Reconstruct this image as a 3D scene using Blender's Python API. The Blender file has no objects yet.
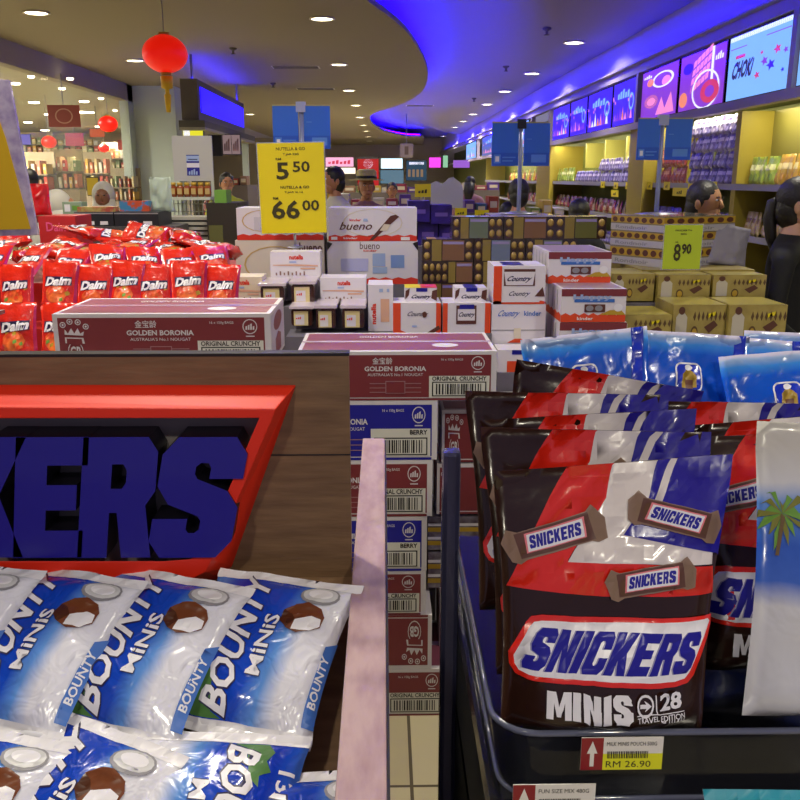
import bpy, bmesh, math, random
from mathutils import Vector, Matrix, noise
R = random.Random(11)
SC = bpy.context.scene
COL = SC.collection
SC.view_settings.view_transform = 'Standard'
PI = math.pi
# ---------------------------------------------------------------- camera
F = 870.0; PITCH = math.radians(14.3); YAW = math.radians(1.08); H = 1.6
CAM = Vector((0, 0, H))
FW = Vector((math.sin(YAW)*math.cos(PITCH), math.cos(YAW)*math.cos(PITCH), -math.sin(PITCH)))
RT = Vector((math.cos(YAW), -math.sin(YAW), 0))
UP = RT.cross(FW)
cam = bpy.data.cameras.new('camera'); cam.sensor_width = 36; cam.lens = F/800*36
cam.clip_start = .05; cam.clip_end = 200
co = bpy.data.objects.new('camera', cam); COL.objects.link(co)
co.matrix_world = Matrix((RT, UP, -FW)).transposed().to_4x4(); co.location = CAM
SC.camera = co
def ray(px, py): return (FW*F + RT*(px-400) - UP*(py-400))
def at(px, py, Y):
    r = ray(px, py); return CAM + r*(Y/r.y)
def atz(px, py, z):
    r = ray(px, py); return CAM + r*((z-H)/r.z)
def atx(px, py, X):
    r = ray(px, py); return CAM + r*(X/r.x)
# ---------------------------------------------------------------- materials
def lin(h):
    if isinstance(h, str):
        h = h.lstrip('#'); c = [int(h[i:i+2], 16)/255 for i in (0, 2, 4)]
    else: c = h
    return tuple((x/12.92 if x <= .04045 else ((x+.055)/1.055)**2.4) for x in c) + (1,)
MATS = {}
def rel0(): pass
def mat(name, color, rough=.5, metal=0, emit=0, bump=None, coat=0, trans=0, alpha=1, mottle=None, emit_color=None, spec=None, wood=None, stretch=None):
    if name in MATS: return MATS[name]
    m = bpy.data.materials.new(name); m.use_nodes = True
    nt = m.node_tree; b = nt.nodes['Principled BSDF']
    c = lin(color)
    b.inputs['Base Color'].default_value = c; b.inputs['Roughness'].default_value = rough
    b.inputs['Metallic'].default_value = metal
    if coat: b.inputs['Coat Weight'].default_value = coat; b.inputs['Coat Roughness'].default_value = .06
    if trans: b.inputs['Transmission Weight'].default_value = trans; b.inputs['IOR'].default_value = 1.1
    if alpha < 1: b.inputs['Alpha'].default_value = alpha
    if spec is not None: b.inputs['Specular IOR Level'].default_value = spec
    if emit:
        b.inputs['Emission Color'].default_value = lin(emit_color) if emit_color else c
        b.inputs['Emission Strength'].default_value = emit
    def coords(scale):
        tc = nt.nodes.new('ShaderNodeTexCoord'); mp = nt.nodes.new('ShaderNodeMapping')
        nt.links.new(tc.outputs['Object'], mp.inputs['Vector'])
        mp.inputs['Scale'].default_value = scale; return mp
    if bump or mottle or wood:
        mp = coords(stretch or (1, 1, 1))
    if bump:
        n = nt.nodes.new('ShaderNodeTexNoise'); n.inputs['Scale'].default_value = bump[0]; n.inputs['Detail'].default_value = 3
        if len(bump) > 2: n.inputs['Distortion'].default_value = bump[2]
        bn = nt.nodes.new('ShaderNodeBump'); bn.inputs['Strength'].default_value = bump[1]; bn.inputs['Distance'].default_value = .01
        nt.links.new(mp.outputs[0], n.inputs['Vector'])
        nt.links.new(n.outputs[0], bn.inputs['Height']); nt.links.new(bn.outputs[0], b.inputs['Normal'])
    if mottle:   # (scale, other colour, contrast lo, hi)
        n = nt.nodes.new('ShaderNodeTexNoise'); n.inputs['Scale'].default_value = mottle[0]; n.inputs['Detail'].default_value = 4
        r = nt.nodes.new('ShaderNodeValToRGB'); r.color_ramp.elements[0].position = mottle[2]; r.color_ramp.elements[1].position = mottle[3]
        r.color_ramp.elements[0].color = c; r.color_ramp.elements[1].color = lin(mottle[1])
        nt.links.new(mp.outputs[0], n.inputs['Vector']); nt.links.new(n.outputs[0], r.inputs[0]); nt.links.new(r.outputs[0], b.inputs['Base Color'])
    MATS[name] = m; return m
def ramp_uv(name, axis, stops, rough=.25, warp=.12, bump=(30, .25), coat=.5, const=False, wscale=4):
    m = bpy.data.materials.new(name); m.use_nodes = True; nt = m.node_tree; b = nt.nodes['Principled BSDF']
    uv = nt.nodes.new('ShaderNodeUVMap'); dp = nt.nodes.new('ShaderNodeVectorMath'); dp.operation = 'DOT_PRODUCT'
    dp.inputs[1].default_value = (*axis, 0); nt.links.new(uv.outputs[0], dp.inputs[0])
    n = nt.nodes.new('ShaderNodeTexNoise'); n.inputs['Scale'].default_value = wscale; n.inputs['Detail'].default_value = 2
    nt.links.new(uv.outputs[0], n.inputs['Vector'])
    ma = nt.nodes.new('ShaderNodeMath'); ma.operation = 'MULTIPLY_ADD'; ma.inputs[1].default_value = warp
    nt.links.new(n.outputs[0], ma.inputs[0]); nt.links.new(dp.outputs['Value'], ma.inputs[2])
    r = nt.nodes.new('ShaderNodeValToRGB'); cr = r.color_ramp
    if const: cr.interpolation = 'CONSTANT'
    while len(cr.elements) < len(stops): cr.elements.new(.5)
    for e, (p, c) in zip(cr.elements, stops): e.position = p; e.color = lin(c)
    nt.links.new(ma.outputs[0], r.inputs[0]); nt.links.new(r.outputs[0], b.inputs['Base Color'])
    b.inputs['Roughness'].default_value = rough; b.inputs['Coat Weight'].default_value = coat; b.inputs['Coat Roughness'].default_value = .08
    tc = nt.nodes.new('ShaderNodeTexCoord'); n2 = nt.nodes.new('ShaderNodeTexNoise'); n2.inputs['Scale'].default_value = bump[0]
    n2.inputs['Distortion'].default_value = 1.2
    bn = nt.nodes.new('ShaderNodeBump'); bn.inputs['Strength'].default_value = bump[1]; bn.inputs['Distance'].default_value = .01
    nt.links.new(tc.outputs['Object'], n2.inputs['Vector']); nt.links.new(n2.outputs[0], bn.inputs['Height']); nt.links.new(bn.outputs[0], b.inputs['Normal'])
    MATS[name] = m; return m
# ---------------------------------------------------------------- mesh builder
class MB:
    def __init__(s, M=None): s.v = []; s.f = []; s.m = []; s.uv = []; s.sm = []; s.mats = []; s.M = M or Matrix()
    def mi(s, m):
        if m not in s.mats: s.mats.append(m)
        return s.mats.index(m)
    def add(s, vs, fs, m, smooth=False, uvs=None, M=None):
        o = len(s.v); T = s.M @ M if M else s.M; k = s.mi(m)
        s.v += [T @ Vector(p) for p in vs]
        s.uv += uvs if uvs else [(0, 0)]*len(vs)
        for f in fs: s.f.append([i+o for i in f]); s.m.append(k); s.sm.append(smooth)
        return s
    def box(s, x0, x1, y0, y1, z0, z1, m, M=None):
        v = [(x, y, z) for x in (x0, x1) for y in (y0, y1) for z in (z0, z1)]
        return s.add(v, [(0, 1, 3, 2), (4, 6, 7, 5), (0, 4, 5, 1), (2, 3, 7, 6), (0, 2, 6, 4), (1, 5, 7, 3)], m, M=M)
    def prism(s, pts, y0, y1, m, M=None, pts2=None, capm=None):   # outline in x,z ; extruded along y
        n = len(pts); q = pts2 or pts
        v = [(x, y0, z) for x, z in pts]+[(x, y1, z) for x, z in q]
        s.add(v, [[i, (i+1) % n, (i+1) % n+n, i+n] for i in range(n)], m, M=M)
        s.add(v[:n], [list(range(n))[::-1]], capm or m, M=M); s.add(v[n:], [list(range(n))], m, M=M); return s
    def tube(s, pts, r, m, n=8, M=None, smooth=True, caps=True):
        pts = [Vector(p) for p in pts]; vs = []; fs = []
        rr = r if isinstance(r, (list, tuple)) else [r]*len(pts); prev = None
        for i, p in enumerate(pts):
            d = (pts[min(i+1, len(pts)-1)]-pts[max(i-1, 0)]).normalized()
            a = prev if prev else (Vector((0, 0, 1)) if abs(d.z) < .9 else Vector((1, 0, 0)))
            a = (a-d*a.dot(d)).normalized(); prev = a; b = d.cross(a)
            for k in range(n):
                t = 2*PI*k/n; vs.append(p+(a*math.cos(t)+b*math.sin(t))*rr[i])
        for i in range(len(pts)-1):
            for k in range(n):
                fs.append((i*n+k, i*n+(k+1) % n, (i+1)*n+(k+1) % n, (i+1)*n+k))
        if caps: fs.append(tuple(range(n))[::-1]); fs.append(tuple(range((len(pts)-1)*n, len(pts)*n)))
        return s.add(vs, fs, m, smooth, M=M)
    def lathe(s, prof, m, n=20, M=None, smooth=True):
        vs = [(r*math.cos(2*PI*k/n), r*math.sin(2*PI*k/n), z) for r, z in prof for k in range(n)]
        fs = [(i*n+k, i*n+(k+1) % n, (i+1)*n+(k+1) % n, (i+1)*n+k) for i in range(len(prof)-1) for k in range(n)]
        fs.append(tuple(range(n))[::-1]); fs.append(tuple(range((len(prof)-1)*n, len(prof)*n)))
        return s.add(vs, fs, m, smooth, M=M)
    def ball(s, c, r, m, n=14, M=None):
        rx, ry, rz = r if isinstance(r, (tuple, list)) else (r, r, r); vs = []; fs = []; h = n//2+1
        for i in range(h+1):
            t = PI*i/h
            for k in range(n):
                a = 2*PI*k/n; vs.append((c[0]+rx*math.sin(t)*math.cos(a), c[1]+ry*math.sin(t)*math.sin(a), c[2]+rz*math.cos(t)))
        for i in range(h):
            for k in range(n): fs.append((i*n+k, (i+1)*n+k, (i+1)*n+(k+1) % n, i*n+(k+1) % n))
        return s.add(vs, fs, m, True, M=M)
    def build(s, name, parent=None, loc=None, rot=None, bevel=0):
        me = bpy.data.meshes.new(name); me.from_pydata([tuple(p) for p in s.v], [], s.f)
        for m in s.mats: me.materials.append(m)
        me.polygons.foreach_set('material_index', s.m); me.polygons.foreach_set('use_smooth', s.sm)
        ul = me.uv_layers.new(name='UVMap'); li = [0]*len(me.loops); me.loops.foreach_get('vertex_index', li)
        fl = []
        for i in li: fl += s.uv[i]
        ul.data.foreach_set('uv', fl); me.update()
        o = bpy.data.objects.new(name, me); COL.objects.link(o)
        if parent: o.parent = parent
        if loc is not None: o.location = loc
        if rot is not None: o.rotation_euler = rot
        if bevel:
            bm = bmesh.new(); bm.from_mesh(me); bmesh.ops.remove_doubles(bm, verts=bm.verts, dist=1e-6)
            es = [e for e in bm.edges if len(e.link_faces) == 2 and e.calc_face_angle() > 1.0]
            bmesh.ops.bevel(bm, geom=es, offset=bevel, segments=2, affect='EDGES', profile=.6); bm.to_mesh(me); bm.free()
        return o
def tag(o, label=None, cat=None, group=None, kind=None):
    if label: o['label'] = label
    if cat: o['category'] = cat
    if group: o['group'] = group
    if kind: o['kind'] = kind
    return o
def empty(name, loc, rz=0):
    e = bpy.data.objects.new(name, None); COL.objects.link(e); e.location = loc; e.rotation_euler = (0, 0, rz); return e
def copy_tree(o, parent=None):
    c = o.copy(); COL.objects.link(c)
    if parent: c.parent = parent
    for ch in list(o.children): copy_tree(ch, c)
    return c
def struct(name, mb): return tag(mb.build(name), kind='structure')
NTH = ['first', 'second', 'third', 'fourth', 'fifth', 'sixth', 'seventh', 'eighth', 'ninth', 'tenth', 'eleventh', 'twelfth', 'thirteenth', 'fourteenth', 'fifteenth', 'sixteenth', 'seventeenth', 'eighteenth']
# ---------------------------------------------------------------- 2D shapes laid on surfaces
TC = {}
GLY = {
 'E': [[(0, 0), (.97, 0), (.97, .23), (.44, .23), (.44, .40), (.86, .40), (.86, .61), (.44, .61), (.44, .77), (1, .77), (1, 1), (0, 1)]],
 'R': [[(0, 0), (.40, 0), (.40, .38), (.50, .38), (.60, 0), (1, 0), (.88, .44), (1, .56), (1, .88), (.86, 1), (0, 1)], [(.40, .58), (.55, .58), (.60, .63), (.60, .73), (.55, .78), (.40, .78)]],
 'S': [[(0, .33), (0, .14), (.16, 0), (.84, 0), (1, .14), (1, .42), (.84, .56), (.46, .66), (.42, .70), (.42, .76), (.47, .79), (.56, .79), (.60, .75), (.60, .66), (1, .66), (1, .86), (.84, 1), (.16, 1), (0, .86), (0, .60), (.16, .45), (.54, .35), (.58, .31), (.58, .24), (.53, .21), (.46, .21), (.42, .24), (.42, .33)]],
 'K': [[(0, 0), (.40, 0), (.40, .36), (.60, 0), (1, 0), (.70, .52), (1, 1), (.60, 1), (.40, .66), (.40, 1), (0, 1)]],
 'C': [[(0, .14), (.16, 0), (.84, 0), (1, .14), (1, .40), (.62, .40), (.62, .26), (.56, .21), (.46, .21), (.40, .26), (.40, .74), (.46, .79), (.56, .79), (.62, .74), (.62, .60), (1, .60), (1, .86), (.84, 1), (.16, 1), (0, .86)]],
 'I': [[(0, 0), (1, 0), (1, 1), (0, 1)]],
 'N': [[(0, 0), (.36, 0), (.36, .52), (.62, 0), (1, 0), (1, 1), (.64, 1), (.64, .46), (.38, 1), (0, 1)]],
 'M': [[(0, 0), (.28, 0), (.28, .6), (.42, .1), (.58, .1), (.72, .6), (.72, 0), (1, 0), (1, 1), (.66, 1), (.5, .45), (.34, 1), (0, 1)]]}
GW = {'I': .42, 'M': 1.3}
def glyphs(s, gap=.10, drop=()):
    k = ('@', s, gap)
    if k in TC: return TC[k]
    VS = []; FS = []; x = 0
    for i, ch in enumerate(s):
        w = GW.get(ch, 1); c = bpy.data.curves.new('g', 'CURVE'); c.dimensions = '2D'; c.fill_mode = 'BOTH'
        for loop in GLY[ch]:
            sp = c.splines.new('POLY'); sp.points.add(len(loop)-1); sp.use_cyclic_u = True
            for p, q in zip(sp.points, loop): p.co = (x+q[0]*w, q[1]+(-.06 if i in drop else 0), 0, 1)
        o = bpy.data.objects.new('g', c); COL.objects.link(o); dg = bpy.context.evaluated_depsgraph_get(); me = bpy.data.meshes.new_from_object(o.evaluated_get(dg))
        n0 = len(VS); VS += [(v.co.x, v.co.y) for v in me.vertices]
        for p in me.polygons:
            q = [i_+n0 for i_ in p.vertices]; FS.append(q if p.normal.z > 0 else q[::-1])
        bpy.data.objects.remove(o); bpy.data.curves.remove(c); bpy.data.meshes.remove(me); x += w+gap
    x0 = min(v[0] for v in VS); x1 = max(v[0] for v in VS); y0 = min(v[1] for v in VS); y1 = max(v[1] for v in VS)
    TC[k] = ([((a-x0)/(x1-x0), (b-y0)/(y1-y0)) for a, b in VS], FS); return TC[k]
def text2d(s, bold=0, res=3):
    if s[0] == '@': return glyphs(s[1:])
    k = (s, bold, res)
    if k in TC: return TC[k]
    c = bpy.data.curves.new('t', 'FONT'); c.body = s; c.offset = bold; c.resolution_u = res; c.size = 1
    o = bpy.data.objects.new('t', c); COL.objects.link(o)
    dg = bpy.context.evaluated_depsgraph_get(); me = bpy.data.meshes.new_from_object(o.evaluated_get(dg))
    vs = [(v.co.x, v.co.y) for v in me.vertices]; fs = [list(p.vertices) for p in me.polygons]
    bpy.data.objects.remove(o); bpy.data.curves.remove(c); bpy.data.meshes.remove(me)
    x0 = min(v[0] for v in vs); x1 = max(v[0] for v in vs); y0 = min(v[1] for v in vs); y1 = max(v[1] for v in vs)
    vs = [((x-x0)/(x1-x0), (y-y0)/max(1e-6, y1-y0)) for x, y in vs]
    TC[k] = (vs, fs); return TC[k]
def cut(vs, fs, gu, gv):
    bm = bmesh.new(); bv = [bm.verts.new((x, y, 0)) for x, y in vs]
    for f in fs:
        try: bm.faces.new([bv[i] for i in f])
        except ValueError: pass
    x0 = min(v[0] for v in vs); x1 = max(v[0] for v in vs); y0 = min(v[1] for v in vs); y1 = max(v[1] for v in vs)
    for g, n, lo, hi in ((gu, (1, 0, 0), x0, x1), (gv, (0, 1, 0), y0, y1)):
        for i in range(1, g):
            t = i/g
            if lo < t < hi:
                bmesh.ops.bisect_plane(bm, geom=bm.verts[:]+bm.edges[:]+bm.faces[:], plane_co=(n[0]*t, n[1]*t, 0), plane_no=n)
    a = min(gu*x-gv*y for x, y in vs); b = max(gu*x-gv*y for x, y in vs)
    for i in range(math.ceil(a), math.floor(b)+1):
        bmesh.ops.bisect_plane(bm, geom=bm.verts[:]+bm.edges[:]+bm.faces[:], plane_co=(i/gu, 0, 0), plane_no=Vector((gu, -gv, 0)).normalized())
    bm.verts.index_update()
    o = [(v.co.x, v.co.y) for v in bm.verts], [[v.index for v in f.verts] for f in bm.faces]
    bm.free(); return o
class Face:
    """a printable face: mapf(u, v, off) -> 3D point, u and v run 0..1; grid = cuts for curved faces"""
    def __init__(s, mb, mapf, grid=None, step=.0005): s.mb = mb; s.f = mapf; s.g = grid; s.n = 1; s.step = step
    def shape(s, vs, fs, m, k=None):
        if s.g: vs, fs = cut(vs, fs, *s.g)
        off = s.step*(k if k else s.n)
        if k is None: s.n += .25
        s.mb.add([s.f(u, v, off) for u, v in vs], fs, m, smooth=bool(s.g), uvs=list(vs))
    def poly(s, pts, m, k=None): s.shape(list(pts), [list(range(len(pts)))], m, k)
    def scrawl(s, u0, v0, u1, v1, m, n=4, k=None):
        w = (u1-u0)/n
        for i in range(n): h = (v1-v0)*(.6+.4*((i*7) % 3)/2); s.poly([(u0+w*i, v0), (u0+w*(i+.7), v0), (u0+w*(i+.78), v0+h), (u0+w*(i+.1), v0+h*.9)], m, k)
    def rect(s, u0, v0, u1, v1, m, k=None): s.poly([(u0, v0), (u1, v0), (u1, v1), (u0, v1)], m, k)
    def disc(s, u, v, ru, rv, m, k=None, n=16): s.poly([(u+ru*math.cos(2*PI*i/n), v+rv*math.sin(2*PI*i/n)) for i in range(n)], m, k)
    def ring(s, u, v, ru, rv, w, m, k=None, n=18):
        vs = [(u+ru*q*math.cos(2*PI*i/n), v+rv*q*math.sin(2*PI*i/n)) for i in range(n) for q in (1, 1-w)]
        s.shape(vs, [[2*i, (2*i+2) % (2*n), (2*i+3) % (2*n), 2*i+1] for i in range(n)], m, k)
    def text(s, t, u0, v0, u1, v1, m, bold=.02, shear=0, rot=0, k=None, A=None, arc=0, res=2):
        vs, fs = text2d(t, bold, res)
        def tr(x, y):
            x2 = x+shear*(y-.5); y2 = y+arc*(1-(2*x-1)**2)
            if rot == 90: return (u1-(u1-u0)*y2, v0+(v1-v0)*x2)
            if rot == -90: return (u0+(u1-u0)*y2, v1-(v1-v0)*x2)
            if rot == 180: return (u1-(u1-u0)*x2, v1-(v1-v0)*y2)
            return (u0+(u1-u0)*x2, v0+(v1-v0)*y2)
        q = [tr(x, y) for x, y in vs]
        if A: q = [A(*p) for p in q]
        s.shape(q, fs, m, k)
def flat(O, U, V):
    O = Vector(O); U = Vector(U); V = Vector(V); N = U.cross(V).normalized()
    return lambda u, v, off: O+U*u+V*v+N*off
def boxface(mb, b, side, step=.0005):
    x0, x1, y0, y1, z0, z1 = b
    if side == 'front': return Face(mb, flat((x0, y0, z0), (x1-x0, 0, 0), (0, 0, z1-z0)), step=step)
    if side == 'right': return Face(mb, flat((x1, y0, z0), (0, y1-y0, 0), (0, 0, z1-z0)), step=step)
    if side == 'left': return Face(mb, flat((x0, y1, z0), (0, y0-y1, 0), (0, 0, z1-z0)), step=step)
    if side == 'top': return Face(mb, flat((x0, y0, z1), (x1-x0, 0, 0), (0, y1-y0, 0)), step=step)
def rotA(cx, cy, ang, asp=1):   # local unit coords (-.5..) -> uv with rotation; asp = width/height of the face
    c, s_ = math.cos(ang), math.sin(ang)
    return lambda x, y: (cx+(x*c-y*s_), cy+(x*s_+y*c)*asp)
def flame(me):
    return me
# ---------------------------------------------------------------- pouches and pillow bags
def bag(name, w0, w1, h, d, m, seed=0, kind='pouch', crink=.004, nu=18, nv=22, deco=None, parent=None, back=None, lean=0, step=.0006, bend=0, skew=0, slope=0):
    mb = MB(); nz = Vector((seed*3.1, seed*1.7, 0))
    def F3(u, v, side=1, off=0):
        u = min(1, max(0, u)); v = min(1, max(0, v)); a = min(1, abs(2*u-1))
        if kind == 'pouch':
            th = d*.5*(1-a**3)**.8*min(1, (v/.07)**.6 if v < .07 else 1)*(max(0, (1-v/.93))**.55 if v < .93 else 0)
            w = w0+(w1-w0)*v**.8; x = (u-.5)*w*(1-.06*math.sin(PI*min(1, v*1.1)))
        else:
            s_ = .07
            t = 0 if (v < s_ or v > 1-s_) else math.sin(PI*(v-s_)/(1-2*s_))**.45
            th = d*.5*(1-a**2.6)**.6*t; w = w0+(w1-w0)*v; x = (u-.5)*w*(1-.10*t)
        edge = (1-a**4)
        q = noise.noise(Vector((u*3.5, v*4, side))+nz)*crink*1.6+abs(noise.noise(Vector((u*9+2, v*7, side*2))+nz))*crink*1.2
        end = noise.noise(Vector((u*4, 9+v*.5, 0))+nz)*crink*1.8*abs(2*v-1)**3
        y = -side*(th+q*edge*(.4+min(1, th/(d*.3+1e-6))*.6)+off)+end+bend*(v**2)*h
        z = v*h+slope*(u-.5)*w0*v
        return Vector((x+skew*v*h, y, z))
    for side in (1, -1):
        vs = [F3(i/nu, j/nv, side) for j in range(nv+1) for i in range(nu+1)]
        uvs = [(i/nu, j/nv) for j in range(nv+1) for i in range(nu+1)]
        fs = []
        for j in range(nv):
            for i in range(nu):
                a = j*(nu+1)+i
                for q in ([a, a+1, a+nu+2], [a, a+nu+2, a+nu+1]): fs.append(q if side == 1 else q[::-1])
        mb.add(vs, fs, m if side == 1 else (back or m), True, uvs)
    # weld borders into thin seal strips
    rim = [(0, j) for j in range(nv+1)]+[(i, nv) for i in range(1, nu+1)]+[(nu, j) for j in range(nv-1, -1, -1)]+[(i, 0) for i in range(nu-1, 0, -1)]
    n2 = (nu+1)*(nv+1)
    k = mb.mi(back or m)
    for a in range(len(rim)):
        i0, j0 = rim[a]; i1, j1 = rim[(a+1) % len(rim)]
        p, q = j0*(nu+1)+i0, j1*(nu+1)+i1
        mb.f.append([p, q, q+n2, p+n2]); mb.m.append(k); mb.sm.append(True)
    if deco:
        GP = [[F3(i/nu, j/nv, 1) for i in range(nu+1)] for j in range(nv+1)]
        def on(u, v, off):
            u = min(1, max(0, u))*nu; v = min(1, max(0, v))*nv; i = min(nu-1, int(u)); j = min(nv-1, int(v)); a, b = u-i, v-j
            p0 = GP[j][i]; p3 = GP[j+1][i+1]; p1 = GP[j][i+1]; p2 = GP[j+1][i]
            p = p0+(p1-p0)*a+(p3-p1)*b if a >= b else p0+(p2-p0)*b+(p3-p2)*a
            nn = (p1-p0).cross(p2-p0).normalized()
            return p+nn*off
        f = Face(mb, on, (nu, nv), step=step); deco(f)
    if lean: 
        L = Matrix.Rotation(lean, 4, 'X'); mb.v = [L @ p for p in mb.v]
    return mb.build(name, parent)
def plate(mb, pts, t, m, M=None): mb.prism(pts, 0, t, m, M=M)
def rrect(x0, z0, x1, z1, r, n=4):
    o = []
    for cx, cz, a in ((x1-r, z0+r, -PI/2), (x1-r, z1-r, 0), (x0+r, z1-r, PI/2), (x0+r, z0+r, PI)):
        for i in range(n+1): o.append((cx+r*math.cos(a+PI/2*i/n), cz+r*math.sin(a+PI/2*i/n)))
    return o
# common materials
WHITE = mat('white_print', '#e8e6ee', .35); BLACK = mat('black_print', '#141214', .35); RED = mat('red_print', '#d0201c', .35)
BLUE = mat('deep_blue_print', '#1c1a8c', .3, coat=.4); YEL = mat('yellow_print', '#e0cc10', .5); GOLD = mat('gold_print', '#b8952e', .3)
BRN = mat('chocolate_brown_print', '#5a3626', .4); SKYB = mat('sky_blue_print', '#3a6cc0', .4); GREY = mat('grey_print', '#8a8890', .5)
ORG = mat('orange_red_print', '#e8461c', .4); PINK = mat('pink_print', '#e05a8c', .4); GREEN = mat('green_print', '#6a9a3c', .5); NAVY = mat('navy_print', '#221c4a', .4)
BLKPL = mat('black_plastic', '#101014', .25, coat=.3); METAL = mat('grey_metal', '#9a9aa2', .35, metal=.7); CLEAR = mat('clear_plastic', '#d8dcec', .08, alpha=.28, coat=.6)
SLATE = mat('shelf_black', '#15161a', .5)
# ================================================================ the setting
CZ = 3.1; ENDY = 42.0; LX = -4.2; RX = 2.7
tile = mat('floor_tile', '#b9ad92', .25, mottle=(3, '#a89c82', .3, .7))
def floor_mat():
    m = tile; nt = m.node_tree; b = nt.nodes['Principled BSDF']
    br = nt.nodes.new('ShaderNodeTexBrick'); br.offset = 0; br.inputs['Scale'].default_value = 1
    br.inputs['Brick Width'].default_value = .6; br.inputs['Row Height'].default_value = .6; br.inputs['Mortar Size'].default_value = .005
    br.inputs['Color1'].default_value = lin('#c6bb98'); br.inputs['Color2'].default_value = lin('#b8ac8a'); br.inputs['Mortar'].default_value = lin('#5e5646')
    tc = nt.nodes.new('ShaderNodeTexCoord'); mp = nt.nodes.new('ShaderNodeMapping'); mp.inputs['Location'].default_value = (.53, .37, 0)
    nt.links.new(tc.outputs['Object'], mp.inputs['Vector']); nt.links.new(mp.outputs[0], br.inputs['Vector']); nt.links.new(br.outputs[0], b.inputs['Base Color'])
floor_mat()
fl = MB(); fl.box(-14, 6, -6, ENDY+2, -.1, 0, tile); struct('floor', fl)
ceilm = mat('ceiling_paint', '#877c66', .8, bump=(6, .05))
# wavy edge of the lowered ceiling
edge_px = [(340, -60), (352, -25), (367, 0), (386, 14), (404, 29), (417, 46), (426, 64), (428, 78), (423, 90), (412, 99), (396, 106), (378, 112), (370, 118), (376, 127), (390, 132.5), (407, 136), (419, 136.5), (424, 138)]
E = [atz(x, y, CZ) for x, y in edge_px]
E = [Vector((-.9, -2, CZ)), Vector((-.75, 1.5, CZ)), Vector((-.6, 4, CZ)), Vector((-.45, 5.6, CZ))]+E+[Vector((E[-1].x+.3, ENDY, CZ))]
def catmull(P, n=5):
    o = []
    for i in range(len(P)-1):
        a, b, c, d = P[max(i-1, 0)], P[i], P[i+1], P[min(i+2, len(P)-1)]
        for k in range(n):
            t = k/n; o.append(.5*((2*b)+(c-a)*t+(2*a-5*b+4*c-d)*t*t+(3*b-a-3*c+d)*t**3))
    return o+[P[-1]]
EC = catmull(E)
# slab as strips from the left bulkhead to the wavy edge
sl = MB(); n = len(EC)
vs = []
for p in EC: vs += [(LX, p.y, CZ), (p.x, p.y, CZ), (p.x, p.y, CZ+.05), (LX, p.y, CZ+.05)]
fs = []
for i in range(n-1):
    a, b = i*4, i*4+4
    for k in range(3): fs.append((a+k, a+k+1, b+k+1, b+k))
sl.add(vs, fs, ceilm); 
struct('ceiling', sl)
# upper ceiling, sloping down away from the edge
up = MB()
gx = [-3+i*.15 for i in range(0, 60)]; gx = [x for x in gx if x < RX+.1]+[RX+.15]
gy = []; y = -2.
while y < ENDY: gy.append(y); y += .12+max(0, y-4)*.022
gy.append(ENDY)
P2 = [(p.x, p.y) for p in EC]
def dist_edge(x, y):
    best = 1e9; side = 1
    for i in range(len(P2)-1):
        ax, ay = P2[i]; bx, by = P2[i+1]; dx, dy = bx-ax, by-ay; L = dx*dx+dy*dy
        t = max(0, min(1, ((x-ax)*dx+(y-ay)*dy)/L)) if L else 0
        qx, qy = ax+dx*t-x, ay+dy*t-y; d = qx*qx+qy*qy
        if d < best-1e-9: best = d; side = 1 if (dx*(y-ay)-dy*(x-ax)) < 0 else -1
    return math.sqrt(best)*side
vs = []
for y in gy:
    sc_ = 1+max(0, (y-14))*.02
    for x in gx:
        d = dist_edge(x, y)
        if d < 0: z = CZ+.32
        else:
            t = min(1, max(0, (d-.55*sc_)/(1.0*sc_))); t = t*t*(3-2*t); z = CZ+.32*(1-t)
        vs.append((x, y, z))
nx = len(gx); fs = [(j*nx+i, j*nx+i+1, (j+1)*nx+i+1, (j+1)*nx+i) for j in range(len(gy)-1) for i in range(nx-1)]
ceil2 = mat('upper_ceiling_paint', '#7c7488', .75)
up.add(vs, fs, ceil2, smooth=True); struct('ceiling_cove', up)
# blue light strip lying on the slab, just behind its edge
led = mat('blue_light_strip', '#2408ff', .5, emit=170, emit_color='#1800ff')
nr = []
for i, p in enumerate(EC):
    t = (EC[min(i+1, n-1)]-EC[max(i-1, 0)]).normalized(); nn = Vector((-t.y, t.x, 0)); q = p+nn*.12; nr.append(Vector((q.x, q.y, CZ+.075)))
nr = [p for p in nr if 2 < p.y < 34]
lb = MB(); lb.tube(nr, .02, led, n=5)
tag(lb.build('light_strip'), 'blue light strip glowing along the wavy ceiling recess', 'light strip')
# right wall above the shelves : cove band, ledge, frame for the screens
WY0 = 1.5; WY1 = ENDY
wallp = mat('purple_grey_wall', '#a9a2b4', .6); wallf = mat('mauve_frame', '#8a7f92', .45); yg = mat('olive_yellow_panel', '#8f8a2c', .5); ygd = mat('olive_green_panel', '#6b7030', .6)
rw = MB(); rw.box(RX+.02, RX+.1, WY0, WY1, 2.72, CZ+.35, wallp); struct('wall_right', rw)
sf = MB(); sf.box(RX+.62, RX+.7, WY0, WY1, 0, 2.72, ygd); sf.box(RX+.03, RX+.7, WY0, WY1, 2.18, 2.21, ygd); struct('wall_right_recess', sf)
tr = MB(); tr.box(RX-.05, RX+.02, WY0, WY1, 2.655, 2.75, wallf); tr.box(RX-.10, RX-.05, WY0, WY1, 2.745, 2.765, wallf)
tr.box(RX-.06, RX+.02, WY0, WY1, 2.10, 2.165, wallf)
for px in (795.5, 641, 553, 535, 508, 480): 
    Y = atx(px, 100, RX).y; tr.box(RX-.055, RX+.02, Y-.035, Y+.035, 2.165, 2.655, wallf)
struct('trim_1', tr)
cov = mat('blue_cove_strip', '#3010ff', .5, emit=25, emit_color='#1800ff')
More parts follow.
